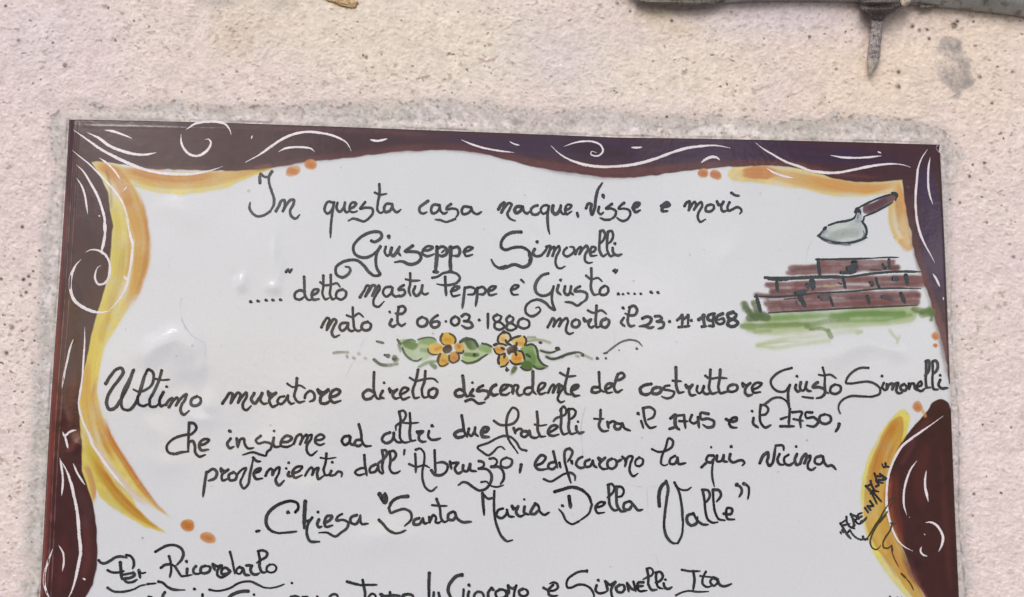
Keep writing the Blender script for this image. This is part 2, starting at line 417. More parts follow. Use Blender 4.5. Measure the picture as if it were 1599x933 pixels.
def _lay(part, sl, al, col, dark=0.0):
    if part is None: part = '_any'
    if part not in PARTS: PARTS[part] = np.zeros((ch, cw), np.float32)
    PARTS[part][sl] = np.maximum(PARTS[part][sl], al)
    CAN[sl] = CAN[sl]*(1-al[..., None]) + col*al[..., None]
def mute(c, k=.0):
    c = lin(*c); g = c @ np.array([.3, .6, .1]); return (c*(1-k) + g*k)*PIG
def wash(part, pts, w, col, op=1.0, soft=2.0, streak=0.25, taper=None, edge=1.0, wob=.5):
    """one brush stroke: soft edge, bristle streaks along it"""
    pts = smooth_pts(pts, 3.0); sl = _roi(pts, w/2+soft+3)
    x, y = PX[sl], PY[sl]
    if x.size == 0: return
    d, sd, al_, L = polydist(x, y, pts)
    s = al_/max(L, 1e-6); long_ = L > 2.6*w and part and part.startswith(('painted_scroll', 'painted_border'))
    if taper is None: taper = (.45, .45) if long_ else (1, 1)
    r = w/2*(taper[0] + (1-taper[0])*np.minimum(1, s*3))*(taper[1] + (1-taper[1])*np.minimum(1, (1-s)*3))
    r = r + wob*N2[sl]*.6
    a = sst(0, 1, (r-d+soft*.5)/soft)
    if long_: a = a*sst(-.04, .16, s)*sst(-.04, .16, 1-s)
    k = np.clip((sd*6+2000+_ph(pts)).astype(int), 0, 4095)
    a = a*op*np.clip(1+streak*hair[k]*.22+streak*.12*N1[sl]+streak*.5*N3[sl]*.6, 0, 1.25)
    _lay(part, sl, np.clip(a, 0, 1), mute(col)*(1+.03*hair2[k]+.01*N1[sl])[..., None])
def _ph(pts): return int(abs(pts[0][0]*13+pts[0][1]*7)) % 1500
def fill(part, poly, col, op=1.0, soft=1.6, var=.12, closed_smooth=True, wob=.4):
    if closed_smooth: poly = smooth_pts(poly, 3.0, True)
    sl = _roi(poly, soft+3)
    x, y = PX[sl], PY[sl]
    d = sdist(x, y, poly) + wob*N2[sl]
    a = sst(0, 1, (d+soft*.5)/soft)*op*np.clip(1+var*.5*N3[sl]+var*.25*N2[sl], 0, 1.2)
    _lay(part, sl, np.clip(a, 0, 1), mute(col)*(1+.04*N2[sl]+.02*N1[sl])[..., None])

# ---- yellow and ochre scrolls
SC = 'painted_scroll_left'
Y_, O_, D_ = (224, 204, 104), (214, 160, 78), (196, 122, 62)
lp = [(141, 250), (160, 252), (191, 259), (229, 266), (285, 268), (341, 268), (380, 266), (420, 262), (426, 265), (407, 271), (379, 282), (352, 294), (322, 300), (285, 305.5), (247, 302),
      (222, 295), (211, 293), (217, 303), (226, 330), (231.6, 358), (230, 396), (225, 424), (216, 452), (201, 481), (184, 509), (171, 528), (161, 549), (156, 575), (152, 612), (157.5, 641),
      (165, 661), (179, 688), (199, 722), (227, 766), (246, 790), (266, 808), (243, 795), (215, 775), (200, 765), (215, 795), (235, 815), (259, 832), (228, 824), (200, 808), (171, 790), (156, 776), (149, 763),
      (145, 786), (120, 735), (118, 680), (116, 640), (120, 590), (132, 540), (140, 500), (160, 445), (168, 400), (170, 350), (163, 300), (150, 268)]
fill(SC, lp, (228, 208, 112), .9, 3.0, .3, closed_smooth=False)
wash(SC, [(150, 262), (200, 272), (260, 283), (320, 281), (385, 269), (415, 264)], 22, O_, .8, 7, .5)
wash(SC, [(190, 262), (240, 275), (290, 279), (345, 271)], 13, (200, 132, 70), .75, 8, .5)
wash(SC, [(145, 255), (175, 268), (200, 300), (214, 340), (222, 375), (219, 420), (207, 460), (190, 490)], 26, O_, .9, 6, .5)
wash(SC, [(150, 256), (178, 272), (193, 298), (205, 330)], 22, (202, 132, 60), .7, 9, .5)
wash(SC, [(218, 300), (227, 340), (229, 390), (222, 430), (210, 465)], 7, (205, 135, 62), .7, 4, .5)
wash(SC, [(200, 345), (203, 375), (200, 420), (192, 440)], 8, (205, 145, 60), .6, 6, .5)
wash(SC, [(178, 310), (182, 360), (180, 420), (170, 465), (155, 500)], 16, (222, 200, 96), .7, 6, .5)
wash(SC, [(195, 370), (192, 400), (186, 440), (172, 480), (164, 515)], 12, (208, 168, 80), .6, 8, .5)
wash(SC, [(165, 470), (155, 505), (147, 545), (143, 580), (140, 620)], 18, (224, 200, 92), .8, 6, .6)
wash(SC, [(172, 490), (160, 520), (158, 540)], 12, (205, 172, 70), .6, 8, .6)
wash(SC, [(140, 560), (135, 590), (134, 625), (140, 665), (152, 700)], 16, (218, 170, 84), .8, 7, .7)
wash(SC, [(150, 590), (146, 620), (152, 650), (163, 690), (180, 722)], 12, (212, 152, 76), .75, 6, .7)
wash(SC, [(160, 650), (172, 685), (195, 722), (222, 762), (245, 790), (264, 807)], 10, (206, 132, 66), .85, 5, .6, (1, .2))
wash(SC, [(148, 690), (165, 722), (188, 750), (212, 775), (240, 792)], 12, (225, 205, 190), .75, 8, .5, (1, .4))
wash(SC, [(131, 670), (140, 700), (152, 730), (163, 762)], 16, (214, 190, 84), .85, 8, .6)
wash(SC, [(145, 710), (165, 750), (190, 785), (222, 810), (256, 831)], 12, (208, 160, 66), .9, 6, .7, (1, .2))
wash(SC, [(158, 730), (178, 760), (205, 790), (232, 814)], 7, (198, 132, 52), .75, 4, .7, (1, .3))
wash(SC, [(152, 760), (172, 782), (198, 803)], 10, (206, 190, 96), .6, 8, .6)
wash(SC, [(133, 725), (141, 745), (146, 768), (147, 785)], 9, (208, 160, 100), .9, 4, .5, (1, .4))
wash(SC, [(121, 640), (126, 680), (130, 715)], 7, (222, 190, 88), .8, 4, .5)

SR = 'painted_scroll_right'
rp_ = [(1168, 256), (1146, 261), (1138, 267), (1136, 275), (1144, 282.6), (1166, 284.8), (1204, 288), (1232, 293), (1260, 296.5), (1286, 304), (1314, 308), (1342, 307.5), (1370, 305), (1388, 302),
       (1387, 322), (1386, 341), (1391, 360), (1398, 376), (1411, 387), (1422, 392), (1432, 380), (1428, 340), (1420, 300), (1414, 272), (1300, 268), (1230, 254)]
fill(SR, rp_, (232, 208, 140), .85, 3.0, .3, closed_smooth=False)
wash(SR, [(1160, 272), (1200, 272), (1250, 281), (1300, 290), (1350, 294), (1398, 290)], 20, (222, 172, 100), .85, 7, .5)
wash(SR, [(1156, 271), (1180, 270), (1215, 270)], 20, (214, 146, 88), .85, 4, .4)
wash(SR, [(1260, 276), (1310, 291), (1360, 296), (1408, 284)], 12, (226, 160, 88), .6, 8, .5)
wash(SR, [(1400, 286), (1406, 320), (1412, 355), (1424, 385)], 20, (222, 170, 96), .85, 7, .5)
wash(SR, [(1393, 310), (1391, 340), (1396, 362), (1405, 377)], 8, (226, 190, 120), .7, 4, .5)
wash(SR, [(1402, 284), (1408, 310), (1414, 340)], 9, (226, 156, 84), .6, 6, .5)
wash(SR, [(1400, 305), (1404, 330), (1403, 350)], 8, (170, 130, 84), .45, 8, .5)
wash(SR, [(1408, 378), (1418, 388), (1423, 384)], 10, (222, 164, 90), .8, 4, .5)

SB = 'painted_scroll_lower'
bp_ = [(1408, 640), (1399, 646), (1384, 664), (1367, 690), (1354, 720), (1346, 750), (1344, 775), (1346, 800), (1350, 826), (1360, 853), (1373, 880), (1391, 905), (1410, 928), (1430, 955), (1460, 985),
       (1440, 930), (1415, 860), (1400, 800), (1395, 745), (1412, 690), (1419, 665), (1421, 652), (1416, 642)]
fill(SB, bp_, (232, 218, 110), .9, 3.5, .25)
bi = [(1407, 651), (1395, 655), (1382, 672), (1368, 700), (1357, 730), (1351, 760), (1349, 790), (1352, 820), (1362, 845), (1378, 868), (1396, 893), (1420, 928), (1450, 960), (1430, 900), (1415, 850), (1402, 800), (1400, 740), (1408, 690), (1411, 662)]
fill(SB, bi, (212, 164, 74), .95, 3, .2)
wash(SB, [(1403, 655), (1388, 680), (1375, 710), (1366, 745), (1364, 780)], 15, (200, 124, 46), .75, 8, .5)
wash(SB, [(1398, 690), (1385, 720), (1376, 750)], 7, (190, 108, 48), .5, 4, .5)
wash(SB, [(1372, 770), (1366, 800), (1370, 835), (1385, 870)], 12, (224, 188, 96), .6, 8, .4)
wash(SB, [(1388, 700), (1378, 740), (1376, 790)], 5, (228, 180, 90), .5, 4, .4)
wash(SB, [(1385, 830), (1395, 860), (1412, 890), (1430, 920)], 14, (204, 146, 76), .8, 7, .5)
wash(SB, [(1375, 862), (1390, 884), (1402, 905)], 6, (206, 150, 80), .6, 4, .5)

# ---- brown border
BR = 'painted_border'
br_poly = [(115, 1000), (134, 933), (145, 914), (150.7, 889), (152.6, 852), (151.5, 825), (145, 787.6), (135.7, 757.5), (128, 735), (127.5, 707), (128, 688), (125, 675), (124.7, 650), (122.8, 631),
           (125.7, 612), (129.5, 584), (135, 562), (140.6, 537), (147, 508), (157.5, 471), (165, 445), (172.5, 406), (174.5, 377), (176, 355), (172, 325), (168, 300), (157, 276), (143, 254),
           (152, 252), (191, 258), (229, 264), (285, 266), (341, 267), (372, 267), (397, 265.5), (422, 263), (448, 259), (472, 253.5), (497, 251.5), (529, 249), (547, 246.6), (585, 242), (622, 237), (660, 235.3), (688, 235), (716, 235.3),
           (744, 238.5), (772, 245), (800, 252), (829, 260), (866, 266.5), (904, 272), (941, 276.6), (960, 278.5), (988, 278), (1026, 273.5), (1063, 268.5), (1091, 265), (1138, 261), (1166, 259.5), (1204, 259), (1241, 262),
           (1257, 265.7), (1295, 277), (1332, 284.5), (1370, 285), (1398, 282.6), (1409, 280.7), (1411, 303), (1415, 331), (1422.6, 363), (1424.5, 382), (1428, 398), (1436, 420), (1443, 445), (1452, 468), (1457, 490),
           (1466, 517), (1474, 546), (1479.5, 574), (1482, 600), (1500, 600), (1500, 170), (90, 170), (20, 1000)]
fill(BR, br_poly, (74, 50, 50), 1.0, 1.8, 0, closed_smooth=False)
wash(BR, [(110, 190), (400, 196), (700, 208), (1000, 219), (1240, 223), (1465, 232)], 16, (74, 52, 58), .55, 10, .5)
wash(BR, [(640, 215), (760, 226), (900, 232), (1050, 238), (1200, 236), (1330, 245), (1440, 250)], 36, (62, 46, 80), .7, 12, .4)  # bluish sky reflection towards the right, put into the border colour
wash(BR, [(1440, 250), (1452, 320), (1458, 400), (1468, 480)], 36, (66, 52, 88), .8, 10, .4)  # same sky reflection painted down the right side
wash(BR, [(360, 196), (480, 203), (600, 206), (700, 214)], 6, (98, 66, 72), .5, 5, .9)
wash(BR, [(380, 210), (520, 214), (680, 226), (740, 232)], 12, (64, 42, 46), .6, 9, .8)
wash(BR, [(290, 262), (400, 262), (500, 248), (620, 234), (720, 232), (790, 244), (880, 266), (960, 274), (1060, 262), (1170, 254), (1250, 258), (1330, 277), (1400, 276)], 11, (108, 70, 68), .6, 9, .8)
wash(BR, [(780, 245), (860, 258), (930, 264), (1010, 266), (1060, 260)], 10, (112, 74, 70), .5, 8, .9)
wash(BR, [(440, 232), (530, 228), (620, 225)], 20, (62, 38, 42), .5, 12, .7)
wash(BR, [(880, 228), (940, 235), (990, 246)], 18, (58, 36, 36), .6, 12, .6)
wash(BR, [(1160, 256), (1240, 256), (1300, 270), (1380, 279)], 6, (112, 74, 64), .5, 4, .9)
wash(BR, [(1416, 300), (1424, 360), (1436, 410), (1452, 460), (1468, 510), (1479, 570)], 12, (104, 72, 76), .6, 8, .8)
wash(BR, [(1452, 462), (1466, 505), (1478, 560), (1482, 596)], 15, (124, 98, 92), .6, 9, .7)
wash(BR, [(104, 260), (98, 360), (90, 480), (84, 600), (76, 740), (64, 930), (60, 1000)], 10, (124, 70, 64), .9, 6, .5, (1, 1))
wash(BR, [(135, 300), (140, 380), (130, 460), (118, 540), (108, 620)], 22, (66, 46, 50), .6, 14, .5)
wash(BR, [(118, 560), (112, 620), (106, 680)], 10, (100, 62, 62), .5, 7, .7)
wash(BR, [(130, 800), (138, 860), (128, 910)], 16, (98, 64, 62), .6, 12, .6)
wash(BR, [(100, 830), (98, 880), (92, 930)], 14, (92, 54, 54), .6, 10, .6)
wash(BR, [(120, 760), (135, 800), (138, 830)], 14, (92, 76, 78), .35, 10, .6)
wash(BR, [(122, 675), (118, 690), (110, 700)], 12, (130, 92, 84), .45, 7, .8)
wash(BR, [(118, 690), (122, 684)], 5, (176, 140, 124), .55, 4, .8)
wash(BR, [(395, 264), (412, 262), (425, 258)], 8, (128, 96, 60), .5, 6, .6)
wash(BR, [(172, 250), (230, 262), (300, 264), (345, 260)], 6, (112, 72, 60), .5, 6, .8)
wash(BR, [(165, 262), (172, 290), (174, 330)], 5, (84, 48, 50), .4, 4, .6)
# grey chip of bare biscuit in the upper right corner
BL = 'painted_border_lower'
bl_poly = [(1497, 1000), (1493, 800), (1488, 680), (1484.5, 640), (1479.5, 628), (1468, 623.5), (1457, 628), (1449, 640), (1434, 658), (1419, 675), (1409, 690), (1398, 712), (1391, 731), (1385, 758), (1386, 790), (1393, 815), (1402, 838), (1410, 858),
           (1419, 882), (1429, 906), (1444, 930), (1468, 965), (1490, 990)]
bl_poly = [(1510, 1194), (1505, 933), (1497, 760), (1491, 690)] + bl_poly[3:] + [(1480, 1194)]
fill(BL, bl_poly, (70, 48, 44), 1.0, 1.8, 0)
wash(BL, [(1392, 740), (1387, 775), (1392, 805), (1404, 840), (1414, 865)], 13, (150, 96, 64), .85, 9, .7)
wash(BL, [(1400, 735), (1396, 775), (1402, 815), (1412, 845)], 14, (106, 62, 54), .6, 10, .7)
wash(BL, [(1408, 855), (1420, 885), (1438, 920)], 12, (92, 62, 74), .7, 8, .6)
wash(BL, [(1418, 885), (1432, 912), (1450, 940)], 7, (146, 98, 76), .6, 6, .6)
wash(BL, [(1420, 690), (1440, 668), (1455, 650)], 10, (104, 68, 66), .5, 7, .6)
wash(BL, [(1408, 702), (1425, 690), (1405, 730)], 8, (96, 62, 68), .5, 7, .6)
wash(BL, [(1448, 690), (1438, 740), (1440, 800)], 22, (90, 56, 50), .55, 14, .5)
wash(BL, [(1470, 700), (1476, 800), (1484, 930)], 10, (94, 60, 54), .5, 9, .5)
wash(BL, [(1488, 680), (1494, 800), (1500, 930)], 10, (82, 48, 52), .5, 6, .5)
wash(BL, [(1462, 650), (1476, 672), (1484, 720)], 18, (62, 42, 40), .5, 12, .4)

for dd, sd_ in ((9.8, 0), (16.4, 1)):  # reflection lines along the left rim ridges, put into the border colour
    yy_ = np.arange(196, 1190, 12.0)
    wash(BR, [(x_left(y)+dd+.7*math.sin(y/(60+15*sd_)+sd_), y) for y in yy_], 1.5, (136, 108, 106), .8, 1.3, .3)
wash(BR, [(124, 196), (150, 198.5), (230, 200), (360, 204)], 1.6, (112, 92, 94), .5, 1.6, .3)  # top rim reflection, likewise painted as a grey line
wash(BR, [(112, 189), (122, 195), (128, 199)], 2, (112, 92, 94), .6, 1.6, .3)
# ---- orange berries
for x, y, a, b, c, nm in [(457.6, 267.5, 12.5, 8, .25, 0), (485, 257, 10, 8, 0, 0), (1098, 271, 8.6, 7, 0, 0), (1117.6, 273, 9.2, 8, -.2, 0), (293.7, 821, 10.8, 10.2, 0, 0), (325, 840, 12, 9, -.2, 0),
                          (1460.8, 525, 4.6, 7, 0, 0), (1460.5, 540, 3.6, 4, 0, 0), (1433.5, 635.5, 7.5, 9, 0, 0)]:
    th_ = np.linspace(0, 2*math.pi, 14)[:-1]
    pts = [(x + a*math.cos(t)*(1+.06*math.sin(3*t+x)), y + b*math.sin(t) - c*a*math.cos(t)) for t in th_]
    nm = 'painted_berry_%d' % x
    deep = (196, 118, 72) if 1000 < x < 1200 else (206, 132, 62)
    fill(nm, pts, (216, 160, 96), .88, 1.6)
    wash(nm, [(x-a*.4, y-b*.05), (x+a*.25, y+b*.15)], b*1.35, deep, .85, b*.5, .5)
    wash(nm, [(x-a*.1, y+b*.1), (x+a*.1, y+b*.15)], b*.7, (198, 112, 52), .6, b*.5, .5)
wash('painted_berry_1433', [(1440, 640), (1445, 650)], 5, (214, 164, 100), .8, 2)

# ---- bricks and meadow
DD = (1140, 370, 5.33)
def many(part, t, text, w0, col, op, soft, streak=.4, **k):
    for w, pts in strokes(t, text, w0): wash(part, pts, w, col, op, soft, streak, **k)
G_ = 'painted_meadow'
fill(G_, tile_pts(DD, '110 720 180 640 340 630 900 600 1500 580 1560 600 1540 680 1400 720 1000 750 600 790 250 800 120 770'), (150, 172, 104), .62, 8, .5)
many(G_, DD, 'w130 300 720 800 700 1200 660 1500 640', 100, (170, 190, 128), .5, 9)
many(G_, DD, 'w70 250 790 500 790 900 740 1300 700 1480 690 ; w44 230 905 420 860 700 830 900 800 1050 780', 60, (196, 206, 166), .55, 8)
many(G_, DD, 'w46 640 745 800 705 970 690 ; w50 850 665 1100 640 1440 640 ; w40 100 745 330 740 640 730', 40, (108, 138, 66), .75, 5)
many(G_, DD, 'w40 360 680 700 660 1000 650 1400 655 ; w30 1000 700 1300 690 1500 650', 40, (110, 156, 76), .7, 6)
many(G_, DD, 'w50 125 560 160 630 220 680 ; w46 195 550 230 630 280 670 ; w60 160 675 310 670', 50, (76, 100, 46), .85, 4)
many(G_, DD, 'w26 235 610 300 640 ; w20 150 600 190 660', 24, (54, 76, 38), .7, 4)
many(G_, DD, 'w34 110 745 200 760 ; w34 210 795 330 780', 30, (140, 160, 92), .6, 5)
many(G_, DD, 'w30 670 770 770 765 820 785 ; w46 820 785 840 830', 40, (112, 138, 66), .85, 3)
many(G_, DD, 'w26 1330 780 1360 820 1390 850 ; w24 1410 830 1390 880 ; w30 1060 800 1090 790', 30, (180, 196, 140), .6, 5)
many(G_, DD, 'w10 230 905 400 880 600 870', 30, (170, 186, 130), .5, 3)
LL = (1290, 480, 5.33)
many(G_, LL, 'w60 740 20 850 45 ; w60 800 60 870 50 ; w26 875 70 872 105 ; w40 860 10 885 40', 40, (116, 140, 74), .8, 5)
many(G_, LL, 'w22 720 15 760 35 ; w26 870 20 890 70', 40, (84, 110, 52), .7, 5)
many(G_, LL, 'w44 790 40 850 30 880 60 ; w22 880 90 876 104', 40, (84, 116, 48), .8, 4)
KK = (1060, 530, 5.33)
many(G_, KK, 'w36 660 52 780 72 960 50 1250 12 ; w14 650 55 720 30 900 0', 40, (192, 206, 158), .6, 6)
B_ = 'painted_bricks'
for q_ in ('480 240 1400 238 1400 282 1000 300 476 318', '740 195 1380 192 1360 240 760 250', '300 385 640 370 1000 350 1600 325 1600 425 1000 440 350 480 330 440', '215 475 700 465 1560 440 1590 500 1570 575 1000 590 330 630 280 560 300 505'):
    fill(B_, tile_pts(DD, q_), (146, 94, 90), .62, 3, .3, closed_smooth=False)
many(B_, DD, 'w56 510 262 800 258 1100 262 1390 258 ; w34 476 300 720 302 980 290 ; w44 760 215 1000 215 1350 212 ; w40 310 402 500 398 640 395 ; w54 560 400 800 380 1200 355 1600 350 ; w54 350 462 650 450 900 425 1280 405 1600 395 ; w50 980 350 1300 345 1560 340 ; w46 220 488 400 500 700 495 1100 480 1570 478 ; w76 310 552 600 560 900 545 1280 530 1480 520 ; w54 330 605 700 590 1000 565 1540 548 ; w46 1520 545 1560 548 ; w50 1300 500 1560 490',
     50, (120, 66, 62), .74, 5, .35)
many(B_, DD, 'w34 520 270 700 262 ; w34 1060 262 1380 262 ; w30 340 460 620 455 ; w40 300 560 560 570 ; w34 420 560 440 600 ; w30 900 500 1200 500 ; w30 1250 400 1560 390 ; w24 1330 262 1400 258 ; w36 1540 490 1560 485', 40, (102, 56, 58), .6, 6, .4)
many(B_, DD, 'w18 330 522 520 512 ; w20 900 395 1150 398 ; w16 260 540 300 530 ; w14 640 420 700 412', 40, (216, 208, 210), .65, 4, .4)
many(B_, DD, 'w14 780 410 850 412 920 400 ; w8 785 415 800 400', 12, (206, 176, 140), .8, 4, .4)  # small pale reflection spot, painted into the brick colour
many(B_, DD, 'w20 1000 262 1060 200 ; w16 700 520 840 480', 20, (70, 62, 66), .5, 8)
many(G_, DD, 'w50 110 560 170 640 300 680 ; w44 210 560 260 640 ; w50 120 600 320 680', 40, (84, 108, 52), .7, 5)
# ---- trowel
TT = (1220, 270, 5.33); TR = 'painted_trowel'
fill(TR, tile_pts(TT, '305 525 365 455 480 412 600 385 660 395 700 440 708 500 690 545 600 575 500 580 400 560'), (206, 212, 208), .85, 2)
wash(TR, tile_pts(TT, '430 535 530 505 620 500'), 14, (158, 166, 158), .75, 9, .6)
wash(TR, tile_pts(TT, '340 535 430 570 560 590 680 550'), 5, (120, 126, 134), .7, 4, .6)
wash(TR, tile_pts(TT, '590 440 640 430 660 470'), 10, (186, 190, 190), .7, 9, .6)
wash(TR, tile_pts(TT, '330 520 380 490'), 6, (170, 176, 182), .7, 5, .6)
fill(TR, tile_pts(TT, '680 290 780 240 900 185 950 180 958 215 900 250 800 312 715 350 682 335'), (116, 82, 84), .95, 2)
wash(TR, tile_pts(TT, '700 310 780 275 860 240'), 8, (92, 58, 62), .6, 6, .6)
fill(TR, tile_pts(TT, '612 300 660 290 672 345 665 415 612 420 618 350'), (168, 172, 180), .8, 3)

# ---- flowers and leaves
E1 = (600, 505, 9.33); E2 = (730, 505, 9.33)
LF = 'painted_leaf'
def poly(part, t, s, col, op=.85, soft=2.5): fill(part, tile_pts(t, s), col, op, soft, .35)
poly('leaf_1', E1, '215 250 330 230 440 250 470 300 560 230 680 205 760 260 800 330 700 440 620 520 480 560 350 520 270 400 220 380', (178, 198, 150), .8)
poly('leaf_1', E1, '270 270 380 255 450 280 490 300 440 390 360 370 280 340', (92, 124, 56), .85, 4)
poly('leaf_1', E1, '480 250 640 210 740 260 720 330 600 300 500 300', (140, 164, 104), .7, 4)
wash('leaf_1', tile_pts(E1, '540 390 620 400 700 450'), 6, (112, 150, 96), .6, 4)
wash('leaf_1', tile_pts(E1, '700 460 640 500 560 540'), 8, (196, 208, 172), .5, 6)
wash('leaf_1', tile_pts(E1, '510 635 600 590 690 560 740 560'), 5, (120, 146, 90), .8, 3)
wash('leaf_1', tile_pts(E1, '690 600 735 635'), 7, (86, 118, 66), .8, 3)
wash('leaf_1', tile_pts(E1, '220 310 240 400'), 6, (110, 124, 84), .7, 4)
wash('leaf_1', tile_pts(E1, '150 500 160 540'), 8, (96, 106, 72), .8, 3)
poly('leaf_2', E1, '1100 260 1180 225 1280 230 1350 300 1440 300 1560 350 1575 430 1440 470 1300 560 1200 560 1140 520 1160 420 1180 340', (176, 198, 140), .8)
poly('leaf_2', E1, '1160 240 1260 225 1340 290 1350 370 1260 390 1190 320', (72, 96, 44), .9, 4)
poly('leaf_2', E1, '1340 350 1450 310 1560 360 1560 420 1440 410', (128, 166, 96), .8, 4)
wash('leaf_2', tile_pts(E1, '1190 450 1280 460 1360 460'), 6, (88, 124, 64), .8, 3)
poly('leaf_3', E2, '840 330 950 305 1010 360 1040 480 1080 570 1160 620 1100 660 960 650 860 690 780 650 810 560 830 520 800 420 760 380', (138, 172, 110), .85)
poly('leaf_3', E2, '780 570 880 540 960 600 950 650 860 690 790 660', (80, 116, 58), .85, 4)
poly('leaf_3', E2, '880 400 960 420 1000 560 960 620 900 520', (106, 146, 84), .7, 5)
wash('leaf_3', tile_pts(E2, '980 350 1010 450 1040 540'), 5, (190, 206, 166), .6, 5)
wash('leaf_3', tile_pts(E2, '980 640 1080 660 1150 640'), 5, (110, 130, 90), .8, 3)
wash('vine', tile_pts(E2, '880 210 980 205'), 4, (140, 150, 116), .8, 3)
wash('vine', tile_pts(E2, '880 265 980 245 1090 250 1200 285'), 4.5, (158, 166, 128), .8, 3)
wash('flower_2', tile_pts(E2, '640 740 680 700 700 660'), 5, (140, 156, 110), .7, 4)
wash('flower_2', tile_pts(E2, '660 700 690 650'), 7, (64, 84, 46), .8, 3)
GI = (500, 500, 5.33)
many('vine_left', GI, 'w22 110 275 170 268 230 270 ; w22 222 300 226 310 ; w26 275 315 285 322 ; w24 318 278 325 284 ; w24 372 318 380 322 ; w30 450 330 500 368 560 378 640 365 ; w30 610 320 640 330', 20, (134, 140, 110), .85, 2.5)
many('vine', (780, 500, 5.33), 'w26 345 255 420 275 ; w26 390 305 450 325 520 312 ; w20 540 290 640 270 ; w22 700 290 770 325 ; w24 640 300 655 304', 20, (150, 156, 128), .7, 3)
def flower(part, t, petals, centre):
    for p_, c1, c2, bl in petals:
        poly(part, t, p_, c1, .92, 1.6)
        wash(part, tile_pts(t, bl), 5.5, c2, .8, 5, .6)
        wash(part, tile_pts(t, bl), 2.4, (206, 134, 60), .5, 3, .6)
    poly(part, t, centre, (66, 48, 58), 1, 1.6)
YL = (222, 184, 70)
flower('flower_1', E1, [('830 170 880 140 960 145 1025 190 1040 240 1010 300 900 315 830 280 815 220', YL, (222, 158, 62), '890 240 960 250'),
                        ('640 370 680 310 780 290 850 330 850 400 800 450 700 450 650 420', (228, 196, 120), (224, 160, 70), '750 380 830 350'),
                        ('1020 310 1090 280 1170 320 1180 380 1100 420 1040 400 1010 350', (222, 180, 110), (196, 110, 50), '1080 330 1090 345'),
                        ('790 470 850 430 940 470 950 560 900 620 820 630 780 560', (222, 186, 96), (214, 140, 66), '850 540 900 560'),
                        ('950 440 1060 410 1095 480 1070 570 990 580 945 520', (206, 150, 76), (208, 130, 66), '1010 500 1030 520')],
       '850 360 900 315 980 330 1000 380 950 440 880 445 850 410')
flower('flower_2', E2, [('450 220 500 150 570 140 625 200 610 260 560 300 480 300', (230, 196, 126), (226, 172, 88), '510 230 540 250'),
                        ('640 260 720 210 830 200 855 260 840 330 760 340 660 290', (230, 194, 116), (228, 166, 74), '740 280 800 300'),
                        ('380 360 450 320 560 340 560 400 490 450 420 450', (224, 170, 84), (220, 150, 62), '430 380 500 390'),
                        ('460 500 540 450 600 500 600 580 500 630 465 580', (226, 190, 104), (218, 160, 70), '510 540 560 530'),
                        ('640 470 700 420 790 430 800 540 780 590 690 590 640 540', (226, 178, 96), (222, 150, 66), '690 520 760 520')],
       '560 380 620 330 700 320 740 370 720 420 640 440 600 470 570 430')

# ---- very faint pencil guide lines and specks on the glaze
for t, s in [((60, 340, 5.33), '1190 670 1180 780 1200 860 1225 930 ; 1210 0 1210 1'), ((780, 500, 5.33), '955 90 955 270'), ((920, 720, 5.33), '300 180 400 210 480 215 570 208 ; 485 215 482 300 485 400 470 450 ; 555 775 575 880'),
             ((500, 500, 5.33), '370 150 300 300 210 470'), ((1220, 270, 5.33), '255 560 215 660 205 740'), ((760, 620, 5.33), '820 90 790 200 800 480'), ((60, 500, 5.33), '1190 0 1280 130 1380 200 1385 320')]:
    for w, pts in strokes(t, s, 7): 
        if len(pts) > 1: wash('_any', pts, 1.0, (176, 176, 180), .45, 1.6, .5)
for x, y, r, c in [(388, 298, 3, .35), (532, 262, 1.5, .5), (819, 305, 1.6, .5), (989, 439, 2, .6), (1077, 398, 1.6, .5), (1099, 391, 1.4, .4), (422.5, 664, 1.8, .5), (1056, 534, 1.4, .4), (1260, 688, 1.6, .5), (275, 556, 1.6, .5),
                   (222, 840, 1.8, .6), (300, 540, 2.4, .35), (370, 800, 1.6, .4), (1002, 684, 1.6, .5), (1215, 737, 1.2, .4), (1187, 302, 1.5, .4), (345, 539, 1.5, .3), (676, 521, 2.6, .4), (953, 885, 1.3, .5), (1403, 358, 1.6, .8), (1396, 371, 1.2, .8), (1206, 425, 1, .6)]:
    wash('_any', [(x, y), (x+.5, y)], r*1.5, (130, 128, 128), c, 1.6, .2)
rr = np.random.default_rng(5)
for _ in range(150):
    x, y = rr.uniform(180, 1440), rr.uniform(290, 930)
    wash('_any', [(x, y), (x+rr.uniform(-2, 2), y+rr.uniform(-2, 2))], rr.uniform(.6, 1.4), (160, 160, 164), rr.uniform(.1, .35), 1.5, .2)

# ---- turn each painted motif into a mesh lying on the glaze
names = [k for k in PARTS if k != '_any']
stack = np.stack([PARTS[k] for k in names]); own = stack.argmax(0); top = stack.max(0)
own[(stack[names.index(BR)] > .5)] = names.index(BR); own[(stack[names.index(BL)] > .5)] = names.index(BL)
own[top < .012] = -1
for b_ in (BR, BL):
    kk = sst(.9, 1, stack[names.index(b_)])[..., None]*(own == names.index(b_))[..., None]
    CAN *= 1 - kk*(1-np.array([1.06, .72, .70]))
for nm_, f_ in (('flower_1', (.98, .92, .60)), ('flower_2', (.98, .92, .60)), (G_, (.98, .95, .84)), ('leaf_1', (.94, .95, .85)), ('leaf_2', (.94, .95, .85)), ('leaf_3', (.94, .95, .85))):
    k_ = sst(.3, .9, PARTS[nm_])[..., None]*(own == names.index(nm_))[..., None]
    CAN *= 1 - k_*(1-np.array(f_))
anym = (PARTS['_any'] > .02) & (own < 0)
clip = (PX > x_left(PY)+.6) & (PX < x_right(PY)-.6) & (PY > y_top(PX)+.6) & (PY < YB-1)
EDGE = {}
VS = S(PX, PY, 0.00004)
